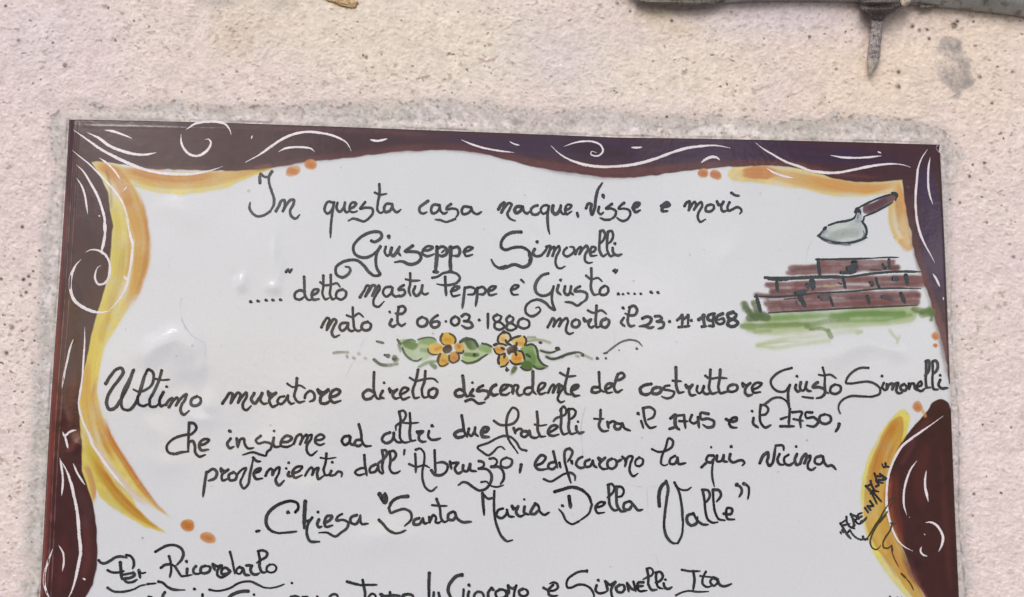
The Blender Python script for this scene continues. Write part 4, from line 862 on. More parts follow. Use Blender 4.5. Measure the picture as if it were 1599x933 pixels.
line([
 ('che', MM_, 'w23 290 205 230 217 150 252 107 310 117 350 165 368 230 355 290 348 ; w22 295 110 290 200 286 350 ; 295 110 335 115 355 150 330 190 290 217 ; 290 268 325 262 342 300 345 355 378 390 430 375 ; 380 297 430 282 460 252 422 245 378 290 392 335 455 332'),
 ('insieme', MM_, 'w21 640 240 612 285 632 320 668 308 ; w24 630 177 642 184 ; w21 690 240 700 315 ; 700 300 725 245 748 240 755 280 785 322 832 318 ; w20 890 218 850 260 862 278 930 270 980 292 975 322 940 358 935 380 885 373 830 355 740 377 ; w21 1000 235 993 280 1008 308 1050 306 ; 1001 178 1005 181 ; 1058 270 1120 265 1150 238 1112 217 1068 250 1058 298 1110 310 1165 285 ; w22 1165 285 1200 215 1220 205 1235 225 1215 290 ; 1218 288 1255 220 1272 208 1280 225 1258 278 ; 1262 275 1295 215 1315 208 1312 235 1275 300 1275 345 1305 380 1360 345 ; w21 1350 255 1400 247 1420 225 1392 207 1352 228 1345 272 1382 295 1420 282'),
 ('ad', NN, 'w25 240 325 200 332 180 370 205 400 240 380 250 325; 250 335 248 385 275 405 ; 335 357 300 362 285 395 320 410 352 388 ; w23 322 230 340 300 350 375 375 408 425 408'),
 ('altri', NN, 'w22 580 297 530 320 515 358 545 385 592 368 615 300 ; 612 300 615 345 640 375 690 378 ; w20 655 125 692 115 712 140 705 180 665 215 630 245 630 278 ; 657 125 670 200 662 290 668 350 692 378 745 375 ; 745 135 750 230 745 310 760 365 795 362 ; w17 670 212 740 220 820 215 ; w22 805 290 820 312; 805 290 858 285 ; 855 288 822 325 828 362 855 375 880 370 ; 905 285 900 330 920 355 960 357 1000 345 ; w25 931 240 940 246'),
 ('due', NN, 'w25 1190 277 1150 285 1118 312 1132 335 1175 335 1212 318 ; w23 1178 155 1190 230 1200 290 1225 335 ; 1238 265 1232 305 1255 325 1285 285; 1290 255 1288 305 1315 328 ; w26 1345 300 1390 282 1400 262 1370 255 1342 290 1350 328 1405 335'),
 ('fratelli', OO, 'w20 60 200 110 232 170 235 230 215 262 165 255 110 220 90 185 130 165 200 165 280 185 360 225 420 260 470 ; w19 330 448 285 435 245 375 200 335 150 325 90 342 20 380 -76 425 -35 460 14 487 55 460 95 420 120 415 150 438 ; w22 225 262 240 308 ; 240 285 275 265 298 275 ; 330 287 295 290 287 320 310 335 345 310 355 280 ; 355 285 368 330 400 342 432 332 ; 418 125 425 200 428 290 450 330 490 328 ; w17 400 230 440 240 500 232 ; w23 510 302 560 275 590 248 562 237 522 262 512 308 550 325 600 312 ; w20 612 115 640 80 660 105 655 145 610 165 575 180 555 205 ; 618 100 620 200 618 270 640 312 680 300 ; 672 110 715 100 740 122 722 168 690 190 ; 682 100 685 200 682 265 702 308 745 300 ; w22 745 245 748 280 770 302 808 293; 760 207 764 210'),
 ('tra', OO, 'w22 948 110 945 190 935 245 965 285 1012 282 ; w18 895 182 935 185 975 183 ; w22 1005 210 1015 262; 1012 225 1045 205 1075 208 ; 1110 225 1072 222 1065 258 1095 270 1122 245 1125 217 ; 1128 222 1148 262 1195 282'),
 ('il', OO, 'w20 1285 200 1305 262; w27 1260 138 1266 146 ; w20 1300 95 1360 87 1400 120 1385 168 1340 190 ; 1302 95 1312 170 1328 225 1360 258 1410 247'),
 ('1745', PP, 'w26 38 72 78 45 75 95 82 140 112 168 ; 30 160 78 145 ; w20 90 50 150 45 ; 150 45 155 95 162 155 ; 110 95 180 97 ; 215 45 200 95 230 115 268 92 ; 265 62 275 152 ; 352 35 288 30 292 78 350 75 400 102 395 135 345 148 308 125'),
 ('e', PP, 'w24 500 80 540 100 588 85 588 68 548 75 525 110 545 145 588 150'),
 ('il', PP, 'w22 728 70 725 115 768 150; 716 12 722 18'),
 (None, KK, 'w20 680 545 725 555 745 585 722 625 670 632 ; 682 548 675 620 682 695 720 735 765 715'),
 ('1750', KK, 'w22 925 580 920 640 915 715 ; w19 850 665 905 645 ; 845 725 960 725 ; w21 945 608 1025 610 1010 655 1015 735 ; w18 955 665 1035 680 ; w22 1110 610 1055 612 1062 655 1120 650 1160 685 1130 725 1065 718 ; 1215 625 1175 642 1175 685 1215 705 1265 680 1260 642 1215 625 ; w24 1335 705 1325 740 1304 770'),
], 'sixth handwritten line: che insieme ad altri due fratelli tra il 1745 e il 1750', 22)
line([
 ('provenienti', MM_, 'w22 440 520 425 610 410 725 ; 445 522 500 495 525 520 510 570 455 592 ; w23 560 490 560 520; 558 495 590 510 622 498 ; 620 500 565 552 572 588 618 575 ; 665 520 625 545 632 585 680 580 690 542 665 520 ; w20 690 545 740 495 765 485 745 545 722 610 750 655 780 630 800 540 830 400 ; 828 400 860 430 890 432 ; w23 840 527 880 512 890 490 852 500 832 540 850 575 905 572 ; w22 930 550 955 505 975 490 988 505 985 545 ; 988 542 1015 495 1045 480 1042 525 1015 590 1040 630 1085 590 ; 1103 490 1107 494 ; 1124 443 1127 447 ; 1125 520 1118 548 1150 555 ; 1155 532 1215 507 1237 475 1197 475 1155 520 1172 565 1235 545 ; w20 1260 550 1290 500 1315 480 1325 500 1315 545 ; 1318 542 1345 495 1370 485 1360 530 1370 578 1415 550 ; 1438 365 1430 440 1415 510 1430 545 1468 540 ; w16 1388 400 1440 408 1518 398 ; w20 1478 510 1465 545 1500 545 1540 515 1565 525 1562 558 ; w24 1486 438 1490 442'),
 ("dall'", NN, 'w21 375 592 330 597 290 630 312 650 372 640; 367 485 372 560 388 655 ; 460 562 415 592 415 628 460 620 485 570 ; 480 570 492 620 520 642 ; w20 515 447 545 445 555 475 530 515 470 562 ; 515 447 525 520 515 590 528 632 ; 578 455 610 450 630 475 610 520 578 538; 577 455 585 530 580 600 600 632 640 632 665 617 ; w17 702 442 696 485'),
 ('Abruzzo', NN, 'w20 790 475 795 560 795 630 ; w18 740 560 800 582 870 570 910 590 ; w19 795 440 830 430 858 455 865 540 850 620 855 700 880 760 920 785 970 750 ; w22 952 445 955 540 960 635 ; 925 612 950 645 1010 650 1055 610 1060 570 1025 545 970 550 ; 1080 540 1092 600; 1085 555 1150 545 ; 1150 548 1120 600 1145 637 1185 620 ; 1190 570 1190 612 1220 620 1245 562; 1247 560 1252 610 1300 620 ; w20 1320 535 1358 545 1362 572 1320 597 ; 1320 597 1390 605 1425 650 1415 720 1370 770 1330 780 1270 750 1220 715 1190 710 1150 735 ; w19 1410 515 1450 512 1472 535 1455 570 1425 582; 1425 582 1490 585 1525 630 1525 690 1500 725 ; w16 1340 710 1380 705 1420 740 1470 750 1525 735'),
 (None, OO, 'w19 165 505 122 530 120 572 160 590 205 565 210 527 165 505 ; w24 287 565 275 632'),
 ('edificarono', OO, 'w23 410 572 470 542 490 502 460 485 420 520 402 570 422 600 500 602 ; 560 542 520 557 512 590 555 600 580 572; 555 455 570 520 588 590 ; 605 548 615 590 ; w20 690 430 712 450 700 500 672 540 ; 690 430 660 440 648 520 665 600 700 715 ; w19 475 685 530 705 590 675 650 640 700 632 735 660 735 695 ; w24 706 535 712 560 ; w21 795 500 760 520 745 565 780 592 825 580 ; 855 522 820 542 822 580 860 577 880 532 ; 882 532 892 570 918 590 ; 930 508 942 540 ; 932 512 960 525 988 507 ; 985 507 938 570 960 597 1005 600 ; 1040 515 1010 535 1010 585 1050 597 1082 560 1072 525 1040 515 ; 1082 545 1125 520 ; 1130 500 1158 530 1150 580 ; 1155 535 1185 495 1210 495 1195 560 1190 620 1220 660 1258 638 ; w20 1270 505 1240 530 1240 568 1270 577 1300 550 1300 522 1270 505'),
 ('la', OO, 'w20 1375 435 1430 458 1500 445 1545 410 1548 365 1520 345 1490 420 1455 510 1455 560 1480 572 1505 562'),
 (None, PP, 'w21 75 385 37 410 32 447 70 452 95 405 ; 95 400 105 450 165 445'),
 ('qui', PP, 'w22 395 382 350 385 338 428 368 440 410 395; 295 480 340 438 ; w18 405 390 388 460 385 560 402 640 ; w21 425 382 425 430 455 430 480 382; 480 380 480 428 512 435 ; 535 370 530 418 560 440 600 425 640 425 652 445 635 465 ; w25 543 308 548 312 ; w16 375 312 380 318'),
 ('vicina', PP, 'w24 780 445 820 372 848 358 852 385 842 435 862 468 885 445 900 380 912 300 ; w20 912 300 975 302 980 340 ; w22 945 370 928 415 942 452 978 460 ; 1020 375 985 402 990 448 1030 462 1062 440 ; 1090 370 1072 420 1090 460 1115 450 ; 1084 308 1088 312 ; 1115 450 1145 385 1165 370 1170 385 1150 450 ; 1152 445 1180 395 1200 382 1200 410 1180 455 1185 490 1210 502 1245 482 ; w21 1290 385 1245 402 1240 440 1280 455 1310 420 1305 387; 1305 390 1318 440 1340 468 1380 465 1415 498'),
], "seventh handwritten line: provenienti dall'Abruzzo, edificarono la qui vicina", 22)
QQ = (390, 740, 5.33); RR = (670, 740, 5.33); SS = (920, 720, 5.33)
line([
 ('Chiesa', QQ, 'w22 55 480 85 473 ; w26 380 320 402 290 398 250 350 228 280 240 190 290 142 350 138 420 178 475 240 495 ; w19 236 496 330 488 390 481 ; w28 318 322 326 325 ; w28 462 230 455 340 452 455 ; w21 452 398 500 385 520 365 ; 520 365 485 420 475 500 500 560 580 566 ; w22 575 382 562 425 575 445 600 440 ; w24 568 320 572 325 ; w22 620 412 665 387 685 357 652 350 622 400 632 440 690 430 ; w20 768 335 730 360 720 387 780 385 820 410 810 450 760 490 715 522 640 490 575 492 ; w22 890 345 845 362 840 405 880 420 910 385 920 345 ; 918 352 932 418 985 415'),
 ('=opening quotation mark', QQ, 'w34 1080 170 1088 180 ; w26 1080 175 1105 225 1125 250 ; 1125 165 1140 200 1135 245 ; w30 1105 190 1130 185 1125 215'),
 ('Santa', QQ, 'w26 1315 188 1240 198 1180 238 1158 290 ; w21 1157 285 1172 325 1220 310 1290 295 1340 325 1345 375 1290 435 ; w24 1075 385 1110 420 1160 475 1215 498 ; w18 1210 498 1255 490 1300 470 ; w22 1410 370 1370 387 1365 420 1410 420 1438 372; 1440 372 1455 415 1485 408 ; 1492 360 1498 410; 1500 395 1530 345 1550 365 1548 405 1575 408 1593 395'),
 (None, RR, 'w21 62 210 90 290 105 380 125 402 160 390 ; w18 25 262 90 268 150 268 ; w22 200 315 162 337 160 378 200 385 225 345 ; 215 322 232 370 270 400 350 400'),
 ('Maria', RR, 'w24 445 165 450 250 458 345 ; w19 450 168 490 208 540 198 ; w21 543 145 540 250 545 350 570 450 610 530 650 562 695 553 ; 615 290 577 302 562 350 600 370 640 340 650 297 ; 647 300 668 355 708 358 ; w23 690 268 702 302; 690 275 720 290 745 270; 742 272 725 325 755 355 795 342 ; 795 275 792 325 830 342; w20 793 215 796 218 ; w22 885 250 862 285 845 330 880 335 910 300 ; 880 248 905 262 925 320 960 342 1000 322'),
 ('Della', RR, 'w27 1045 150 1100 135 1190 112 1260 130 1330 190 1355 260 ; w18 1355 258 1330 330 1255 390 ; w19 1245 398 1190 420 1140 390 1110 330 1080 295 ; w30 1165 190 1178 280 ; 1108 265 1118 272 ; w22 1390 282 1440 267 1465 242 1432 235 1385 280 1400 325 1460 322'),
 (None, SS, 'w20 155 200 185 192 210 220 195 265 150 305 ; 160 200 165 290 175 375 210 412 255 400 ; 230 215 268 217 288 250 270 292 237 302; 227 215 227 300 235 375 270 420 305 420 ; 335 335 292 355 290 400 330 405 360 362 ; 345 340 380 380 410 412 445 405'),
 ('Valle', SS, 'w28 585 375 580 300 600 215 640 172 ; w22 640 168 656 220 645 320 630 440 625 560 650 640 700 685 740 685 ; w18 738 686 770 620 780 540 783 470 ; w21 710 180 745 250 765 340 775 420 775 500 ; w17 720 210 770 240 820 240 850 220 ; w23 865 440 820 455 815 505 850 537 892 520 903 465 ; 865 435 910 505 950 530 990 530 ; w20 940 240 990 247 1005 285 985 330 965 352 ; 945 245 960 330 970 430 990 490 1030 515 1070 510 ; 1040 240 1080 245 1097 280 1062 340 ; 1030 240 1035 340 1050 430 1080 485 1130 495 ; 1120 440 1182 440 1190 402 1152 392 1140 440 1152 482 1210 487'),
 ('=closing quotation mark', SS, 'w32 1230 200 1238 206 ; w20 1235 200 1265 225 1270 260 1247 300 ; w30 1288 190 1296 196 ; w20 1295 190 1325 215 1330 260 1320 320'),
], 'eighth handwritten line, in larger letters: Chiesa Santa Maria Della Valle', 22)
T9 = (140, 833, 9.33); U9 = (300, 833, 9.33); V9 = (460, 833, 9.33); W9 = (620, 833, 9.33); X9 = (780, 833, 9.33); Y9 = (940, 833, 7.27)
line([
 ('Per', T9, 'w36 130 395 160 428 210 440 290 405 380 350 450 338 540 355 ; 530 318 590 330 635 390 645 450 625 515 ; w44 445 425 455 540 468 670 ; w36 260 540 330 570 400 572 500 550 ; w32 500 602 590 585 640 578 ; 635 575 655 600 600 645 490 660 ; w36 490 665 540 712 620 712 690 675 ; w40 715 540 735 650 ; w32 710 560 760 582 815 572'),
 ('=wavy underline below Per', T9, 'w32 260 795 330 840 440 855 580 835 660 810 ; w25 655 812 740 765 815 750 ; w30 840 740 965 730 ; 1000 705 1050 715 1130 780 1200 815 1300 828 ; w22 1290 827 1390 826 ; w42 1525 813 1538 817'),
 ('=wavy underline with a dot', U9, 'w32 250 822 350 840 470 825 560 795 660 735 760 705 860 705 940 740 1050 790 1150 800 ; w24 1140 800 1240 780 1345 740 ; w40 1452 725 1462 732'),
 ('Ricordarlo', T9, 'w38 955 270 1040 220 1130 180 1240 175 1330 220 1365 300 1340 380 1270 460 ; w36 1155 335 1180 430 1185 550 1165 640 ; 1035 505 1100 460 1180 455 1240 480 ; w33 1240 480 1290 560 1340 625 1400 620 1490 605 ; 1420 520 1412 600 ; w42 1410 410 1415 425'),
 (None, U9, 'w34 55 480 20 520 25 580 80 592 130 580 ; 190 475 132 500 130 570 190 582 255 548 262 495 190 475 ; 300 450 330 540 ; 310 460 370 482 430 460 ; 430 472 370 540 370 612 420 642 510 600 565 560 ; 550 548 480 502 430 535 430 590 500 592 555 560 ; w33 550 270 580 380 600 480 620 590 ; w30 690 492 650 522 650 580 690 592 730 540 745 500 ; 690 492 740 520 770 600 835 612 ; 790 470 872 470 ; 872 472 850 525 880 592 930 602 980 580 ; 960 262 1030 250 1095 295 1080 340 1000 390 940 432 ; 965 270 985 380 985 500 1030 572 1085 562 ; w32 1130 457 1090 492 1090 548 1140 572 1210 550 1225 492 1180 455 1130 457'),
], 'handwritten heading at the lower left with wavy underlines: Per Ricordarlo', 22)
line([
 (None, T9, 'w36 1095 858 1070 900 1055 960 ; 860 928 900 935 ; 900 935 880 990'),
 (None, U9, 'w36 150 890 150 980 ; w44 815 845 740 845 640 870 560 912 510 990 ; w36 900 895 908 903 ; 1440 930 1500 918 1550 935 1590 990'),
 (None, V9, 'w36 0 925 40 930 60 960 ; 120 930 140 990 ; 120 935 190 925 ; 330 925 350 980 ; w34 500 990 515 920 560 890 610 895 640 950'),
 ('=capital T of the last line', V9, 'w40 765 705 850 730 960 755 ; w34 955 755 1080 752 1200 752 ; w38 990 680 1010 780 1025 860 1020 990 ; w34 1060 990 1090 910 1130 880 1170 900 1190 950 ; 1250 890 1320 915 1420 905 1530 910 ; 1390 860 1392 990 ; 1270 890 1270 960 ; 1570 960 1600 900 1640 880'),
 (None, W9, 'w34 0 915 45 912 ; 70 990 90 905 160 888 220 905 250 980 ; w42 470 580 465 700 465 990 ; w34 535 860 525 990; 605 870 635 990'),
 ('Giacomo', W9, 'w60 945 608 950 618 ; w44 940 605 870 625 800 690 752 770 745 840 770 910 820 990 ; w34 970 820 960 990; 1045 850 1035 900 1045 990 ; w44 1046 752 1056 768 ; w34 1130 990 1125 900 1170 855 1230 862 1280 990 ; 1375 800 1330 860 1340 990 ; 1375 798 1412 832 ; 1500 820 1440 860 1450 930 1500 960 1590 940 1600 850 1500 820'),
 (None, X9, 'w34 0 815 60 825 95 870 80 925 10 945 ; w40 125 762 140 880 ; w34 130 775 190 805 245 765 ; 245 762 218 850 205 990 ; 340 812 285 842 300 900 360 918 412 880 392 825 340 812'),
 ('e', X9, 'w36 640 795 720 835 800 832 850 790 838 740 785 715 730 735 ; 780 755 715 830 722 895 780 918 845 908'),
 ('Simonelli', X9, 'w50 1270 550 1275 562 ; w36 1270 555 1190 555 1080 600 990 680 975 750 990 790 1050 790 1130 755 1230 752 1320 800 1370 880 1378 990 ; 1415 760 1400 830 1440 872 1500 872 1560 850 ; w42 1438 685 1446 697 ; w40 1540 700 1565 770 1575 840'),
 (None, Y9, 'w26 38 545 62 650 ; 45 552 90 585 148 550 ; 150 555 105 640 110 700 135 760 ; 200 587 160 620 175 662 228 670 258 628 240 588 200 587 ; 285 565 305 665 ; 290 575 330 625 372 650 ; 358 550 385 660 ; 470 557 412 562 400 605 420 652 510 650 ; 405 602 470 598 ; w24 510 402 552 397 580 430 565 478 520 497 465 525 ; 510 405 527 490 530 590 570 645 622 640 ; 610 447 660 440 690 480 660 540 605 562; 615 450 617 540 640 612 690 632 ; 700 570 715 618 750 632 795 612; w30 718 527 726 532'),
 ('Ita', Y9, 'w24 905 415 990 430 1115 430 ; 1035 430 1050 520 1035 645 ; w22 840 705 900 675 980 655 1080 665 1210 662 ; w26 1180 435 1145 510 1145 578 1190 610 1245 600 ; w20 1115 485 1200 495 1262 500 ; w26 1262 502 1228 550 1270 597 1312 555 1275 502 ; 1262 505 1310 525 1325 570 1370 602 1430 592 1470 575'),
], 'last visible handwritten line, cut by the lower edge of the photograph: names ending in Ita', 22)
ZZ = (1290, 700, 5.833)
sg = line([
 ('=artist inscription MADE IN', ZZ, 'w15 130 765 140 785 ; 148 748 158 770 ; w20 130 685 160 735 190 785 225 825 ; w18 128 690 185 662 190 690 160 710 ; 185 625 190 675 215 715 262 735 ; 150 705 215 690 ; 195 770 215 750 ; 225 600 245 650 255 720 ; 225 605 275 625 300 650 ; 255 650 295 690 345 665 ; 275 650 300 600 330 590 ; 300 635 330 620 ; 320 670 350 655 370 630 ; 240 720 265 700 ; w16 215 745 245 790 290 825 330 832 335 805 ; 335 805 345 830 370 830 ; w18 355 545 385 590 ; 378 528 408 568 ; 380 530 432 530 ; 400 482 435 530'),
 ('=artist inscription, upper half on the ochre scroll', ZZ, 'w20 360 345 385 370 405 400 ; 365 350 410 330 ; 405 300 420 350 450 390 480 398 ; 395 375 430 440 465 510 ; 420 390 460 440 505 490 ; 405 415 440 395 ; 440 230 455 270 460 305 480 330 ; w17 455 300 495 315 525 318 ; 455 350 485 335 ; 470 255 500 262 ; 490 235 525 262 552 275 ; 480 290 520 290 548 285 ; 520 255 520 285 ; w13 510 145 520 175 ; 540 138 545 165 575 172 ; 525 175 548 168 '),
], 'small slanted artist inscription at the right edge, partly over the ochre scroll', 18)
lay_strokes('signature', strokes(ZZ, 'w16 360 840 400 785 440 715 490 640 545 545 565 520 ; w22 355 828 385 830 ; w15 560 580 500 650 450 730 415 800 402 860 418 905 460 925 500 885 ; w14 545 610 480 690 ; 565 510 590 465 625 445 600 500 575 550 ; w22 590 685 625 690 ; w17 600 690 585 745 540 815 518 870 525 905 560 912 600 885 ; 598 885 608 940', 14)
            + strokes(R2, 'w10 700 500 712 565 735 625 765 680 ; w17 785 735 825 775 ; w11 828 778 868 830 888 875 ; w20 690 925 700 945 ; 750 930 775 940 ; 790 930 800 950', 10), M_INK, sg, (66, 58, 38), (.8, .5), .06, shade=.3)

# outlines of the little pictures: sub-parts of their motif
def outline(part, t, s, w0, col=(44, 48, 50), tp=(.8, .45)):
    return lay_strokes('outline', [(w_*(1.45 if t[2] > 9 else 1.25), p_) for w_, p_ in strokes(t, s, w0)], M_INK, MOTIF[part], col, tp, .10, shade=.5)
outline(TR, CC, 'w15 645 290 740 242 830 205 930 175 ; w24 925 172 955 180 962 205 ; w10 960 200 950 235 ; w14 700 360 780 328 860 285 930 245 ; w26 372 455 350 480 ; w17 350 480 320 515 300 528 ; w16 392 438 470 412 560 397 605 378 622 345 ; w24 630 300 645 330 ; 620 320 625 345 ; w14 610 330 630 295 655 320 658 345 ; w13 690 365 682 405 ; w18 672 405 702 450 710 500 690 540 655 565 ; w17 310 528 340 548 400 572 500 585 600 578 655 562 715 540', 14)
lay_strokes('outline', strokes(CC, 'w20 345 552 400 580 500 594 575 600 ; w14 640 345 635 385 ; w11 680 480 690 510 675 540 ; w12 330 515 365 480', 10), M_INK, MOTIF[TR], (120, 126, 136), (.4, .4), .15, shade=.3)
outline(B_, DD, 'w15 715 188 850 188 1000 185 1200 178 ; w10 1195 178 1300 172 1405 172 ; w24 732 190 740 260 748 330 ; w30 320 348 420 352 500 348 ; w23 290 340 340 345 500 345 750 335 1000 335 ; w17 990 335 1200 305 1400 290 1590 292 ; w24 388 370 395 455 ; w38 680 350 690 435 ; w23 942 350 960 430 ; w20 1215 345 1228 395 1250 430 ; w32 1462 320 1478 400 ; w15 210 495 400 500 700 470 ; w12 690 470 1000 455 1300 430 1590 432 ; w26 222 510 240 570 255 625 ; w36 575 490 625 580 ; w20 822 480 860 580 ; w24 1140 495 1162 562 ; w30 1420 470 1455 550 ; w11 320 634 500 622 700 612 1000 595 1300 582 1560 570 ; w16 205 500 225 480', 16)
outline(B_, DD, 'w55 1030 215 1035 280 ; w34 975 265 1050 250 ; w24 920 300 970 300 1050 292 ; w24 1270 230 1290 265 1300 250 ; w22 1322 190 1325 265 ; w9 1170 275 1260 278 ; w28 1165 378 1195 392 ; w26 1180 405 1190 385 ; w30 1355 348 1405 355 ; w28 640 395 650 430 ; w26 545 470 640 450 ; w12 900 385 935 395', 16, (52, 54, 60))
outline(B_, DD, 'w30 740 500 830 488 ; w24 760 520 825 520 ; w32 1265 500 1340 510 ; w26 1330 520 1370 530 ; w14 550 540 560 570 ; w12 1000 510 1100 505 ; w10 450 520 560 510', 16, (84, 66, 72))
GK = (52, 60, 52)
outline('leaf_1', E1, 'w26 190 235 240 310 ; w16 245 300 320 260 400 240 460 265 ; w24 265 360 290 430 350 500 420 545 ; w18 415 545 480 550 550 510 ; w16 490 240 580 215 660 205 730 225 760 260', 18, (84, 96, 84))
outline('leaf_2', E1, 'w34 1105 275 1180 230 1240 222 ; w30 1235 222 1310 250 1350 310 1365 350 ; w24 1425 295 1500 310 1575 350 ; w22 1130 545 1200 580 1260 578 1350 550 1440 490 1510 450 ; w42 1310 460 1345 465', 22, (62, 76, 62))
outline('leaf_3', E2, 'w24 860 325 930 305 980 330 1015 400 1030 500 1070 570 1120 610 1175 625 ; w28 860 455 920 495 ; w20 770 640 830 680 880 685 940 670 ; w18 960 620 1010 660 1080 665 1130 650', 22, GK)
outline('vine', E2, 'w30 1050 280 1085 285 ; w20 1070 400 1150 425 1230 425 1300 400 ; w42 1295 365 1345 385 ; w24 1150 490 1200 515 1290 515 1380 480 1480 445 1590 430 ; w38 570 680 600 680 ; w22 570 650 585 670', 22, GK)
outline('vine', JJ, 'w14 520 312 580 280 640 268 700 280 ; w28 690 290 700 300 ; w30 815 318 822 324 ; 885 318 892 324 ; w24 1143 238 1150 243 ; w16 995 250 998 252 ; w16 868 278 900 272 ; w13 890 272 950 225 1020 180 1095 165 1155 182 1190 220', 20, (86, 90, 84))
outline('vine_left', II, 'w17 470 178 530 192 ; w22 535 292 580 295 ; w18 545 295 575 312 ; w20 445 328 500 368 560 378 ; w26 610 325 635 320', 18, (98, 102, 92))
outline('flower_1', E1, 'w26 850 155 820 210 825 270 ; w14 825 270 855 305 890 318 ; w22 950 150 1010 185 1040 240 1025 300 ; w17 635 370 650 425 700 455 780 458 ; w28 815 450 785 510 782 580 ; w18 782 575 820 625 880 618 940 580 ; w20 945 470 950 540 990 575 1040 570 ; w20 1035 570 1085 530 1085 460 1050 420 ; w24 1085 430 1130 435 1160 395', 18, (84, 66, 44))
outline('flower_2', E2, 'w36 520 130 560 125 ; w26 545 125 610 160 630 220 600 270 ; w24 520 130 455 190 440 250 460 300 ; w24 600 260 670 215 780 182 ; w22 820 190 855 235 845 300 825 330 ; w30 380 320 440 300 ; w20 440 300 520 305 575 330 ; w20 380 370 420 440 480 460 550 430 ; w28 460 480 448 540 462 605 ; w19 480 635 550 620 600 560 ; w22 620 540 650 580 730 600 790 580 ; w24 740 400 790 415 820 470 830 540 ; w26 555 245 580 290 640 320 ; w24 715 285 715 330 ; w26 495 360 540 385 ; w24 545 450 530 510 ; w26 700 430 715 475', 20, (46, 42, 40))
# ------------------------------------------------------------------ conduit, its nail and the flake above
def metal_paint(name, c1, c2, c3, sc, rough=.45, cut=(.45, .62), bump=.25):
    m, t, b = principled(name, rough, .45)
    tc = N(t, 'ShaderNodeTexCoord')
    n1 = N(t, 'ShaderNodeTexNoise'); n1.inputs['Scale'].default_value = sc; n1.inputs['Detail'].default_value = 7; n1.inputs['Roughness'].default_value = .65
    n2 = N(t, 'ShaderNodeTexNoise'); n2.inputs['Scale'].default_value = sc*3.3; n2.inputs['Detail'].default_value = 4
    for n in (n1, n2): t.links.new(tc.outputs['Object'], n.inputs['Vector'])
    r1 = N(t, 'ShaderNodeMapRange'); r1.inputs['From Min'].default_value, r1.inputs['From Max'].default_value = cut
    r2 = N(t, 'ShaderNodeMapRange'); r2.inputs['From Min'].default_value, r2.inputs['From Max'].default_value = .55, .68
    t.links.new(n1.outputs['Fac'], r1.inputs['Value']); t.links.new(n2.outputs['Fac'], r2.inputs['Value'])
    m1 = N(t, 'ShaderNodeMix', data_type='RGBA'); m2 = N(t, 'ShaderNodeMix', data_type='RGBA')
    m1.inputs[6].default_value = (*lin(*c1), 1); m1.inputs[7].default_value = (*lin(*c2), 1); m2.inputs[7].default_value = (*lin(*c3), 1)
    t.links.new(r1.outputs[0], m1.inputs[0]); t.links.new(m1.outputs[2], m2.inputs[6]); t.links.new(r2.outputs[0], m2.inputs[0])
    t.links.new(m2.outputs[2], b.inputs['Base Color'])
    bp = N(t, 'ShaderNodeBump'); bp.inputs['Strength'].default_value = bump; bp.inputs['Distance'].default_value = .0006
    t.links.new(n2.outputs['Fac'], bp.inputs['Height']); t.links.new(bp.outputs[0], b.inputs['Normal'])
    return m
M_PIPE = metal_paint('grey_conduit_paint', (170, 172, 170), (146, 146, 142), (120, 114, 106), 60, .38)
M_DIRT = metal_paint('dark_mortar_smear', (126, 120, 112), (88, 82, 76), (156, 148, 138), 260, .9, bump=.8)
M_NAIL = metal_paint('crusted_iron', (172, 162, 158), (112, 100, 98), (210, 202, 198), 650, .55, (.40, .60), .9)
M_TIP = metal_paint('bare_iron', (186, 176, 164), (166, 154, 142), (136, 122, 112), 200, .42, (.4, .6), .4)
M_COLLAR = metal_paint('rust_and_mortar', (108, 98, 96), (78, 74, 70), (168, 156, 156), 520, .8, (.38, .6), .9)
M_CREAM = metal_paint('cream_plaster_crumb', (206, 194, 176), (186, 172, 152), (150, 136, 118), 300, .9)
M_FLAKE = metal_paint('yellow_flake', (206, 176, 132), (176, 138, 88), (96, 70, 52), 300, .6, (.4, .6), .6)

conduit = empty('wall_conduit', None, 'grey painted conduit pipe running along the wall above the plaque', 'pipe')
RAD = 30.0; DEPTH = -RAD*.35*MM/1000
path = smooth_pts([(860, -150), (905, -100), (950, -58), (1000, -30), (1050, -21.5), (1100, -21.5), (1150, -25), (1210, -27), (1280, -27), (1350, -25), (1420, -21), (1500, -14), (1600, -2), (1760, 20)], 6)
rr = np.random.default_rng(3)
pc = P(path[:, 0], path[:, 1], np.full(len(path), DEPTH))
dv = np.gradient(pc, axis=0); dv /= np.linalg.norm(dv, axis=1)[:, None]
yv = np.array([0, -1.0, 0]); nv = np.cross(dv, yv); nv /= np.linalg.norm(nv, axis=1)[:, None]
ns = 28; rad = RAD*MM/1000*1.0
V = []; 
for i in range(len(pc)):
    for k in range(ns):
        a = 2*math.pi*k/ns
        V.append(pc[i] + rad*(math.cos(a)*yv + math.sin(a)*nv[i])*(1+.006*math.sin(i*.13+k*.4)))
Fp = [(i*ns+k, i*ns+(k+1) % ns, (i+1)*ns+(k+1) % ns, (i+1)*ns+k) for i in range(len(pc)-1) for k in range(ns)]
link_mesh('pipe', V, Fp, M_PIPE, conduit)

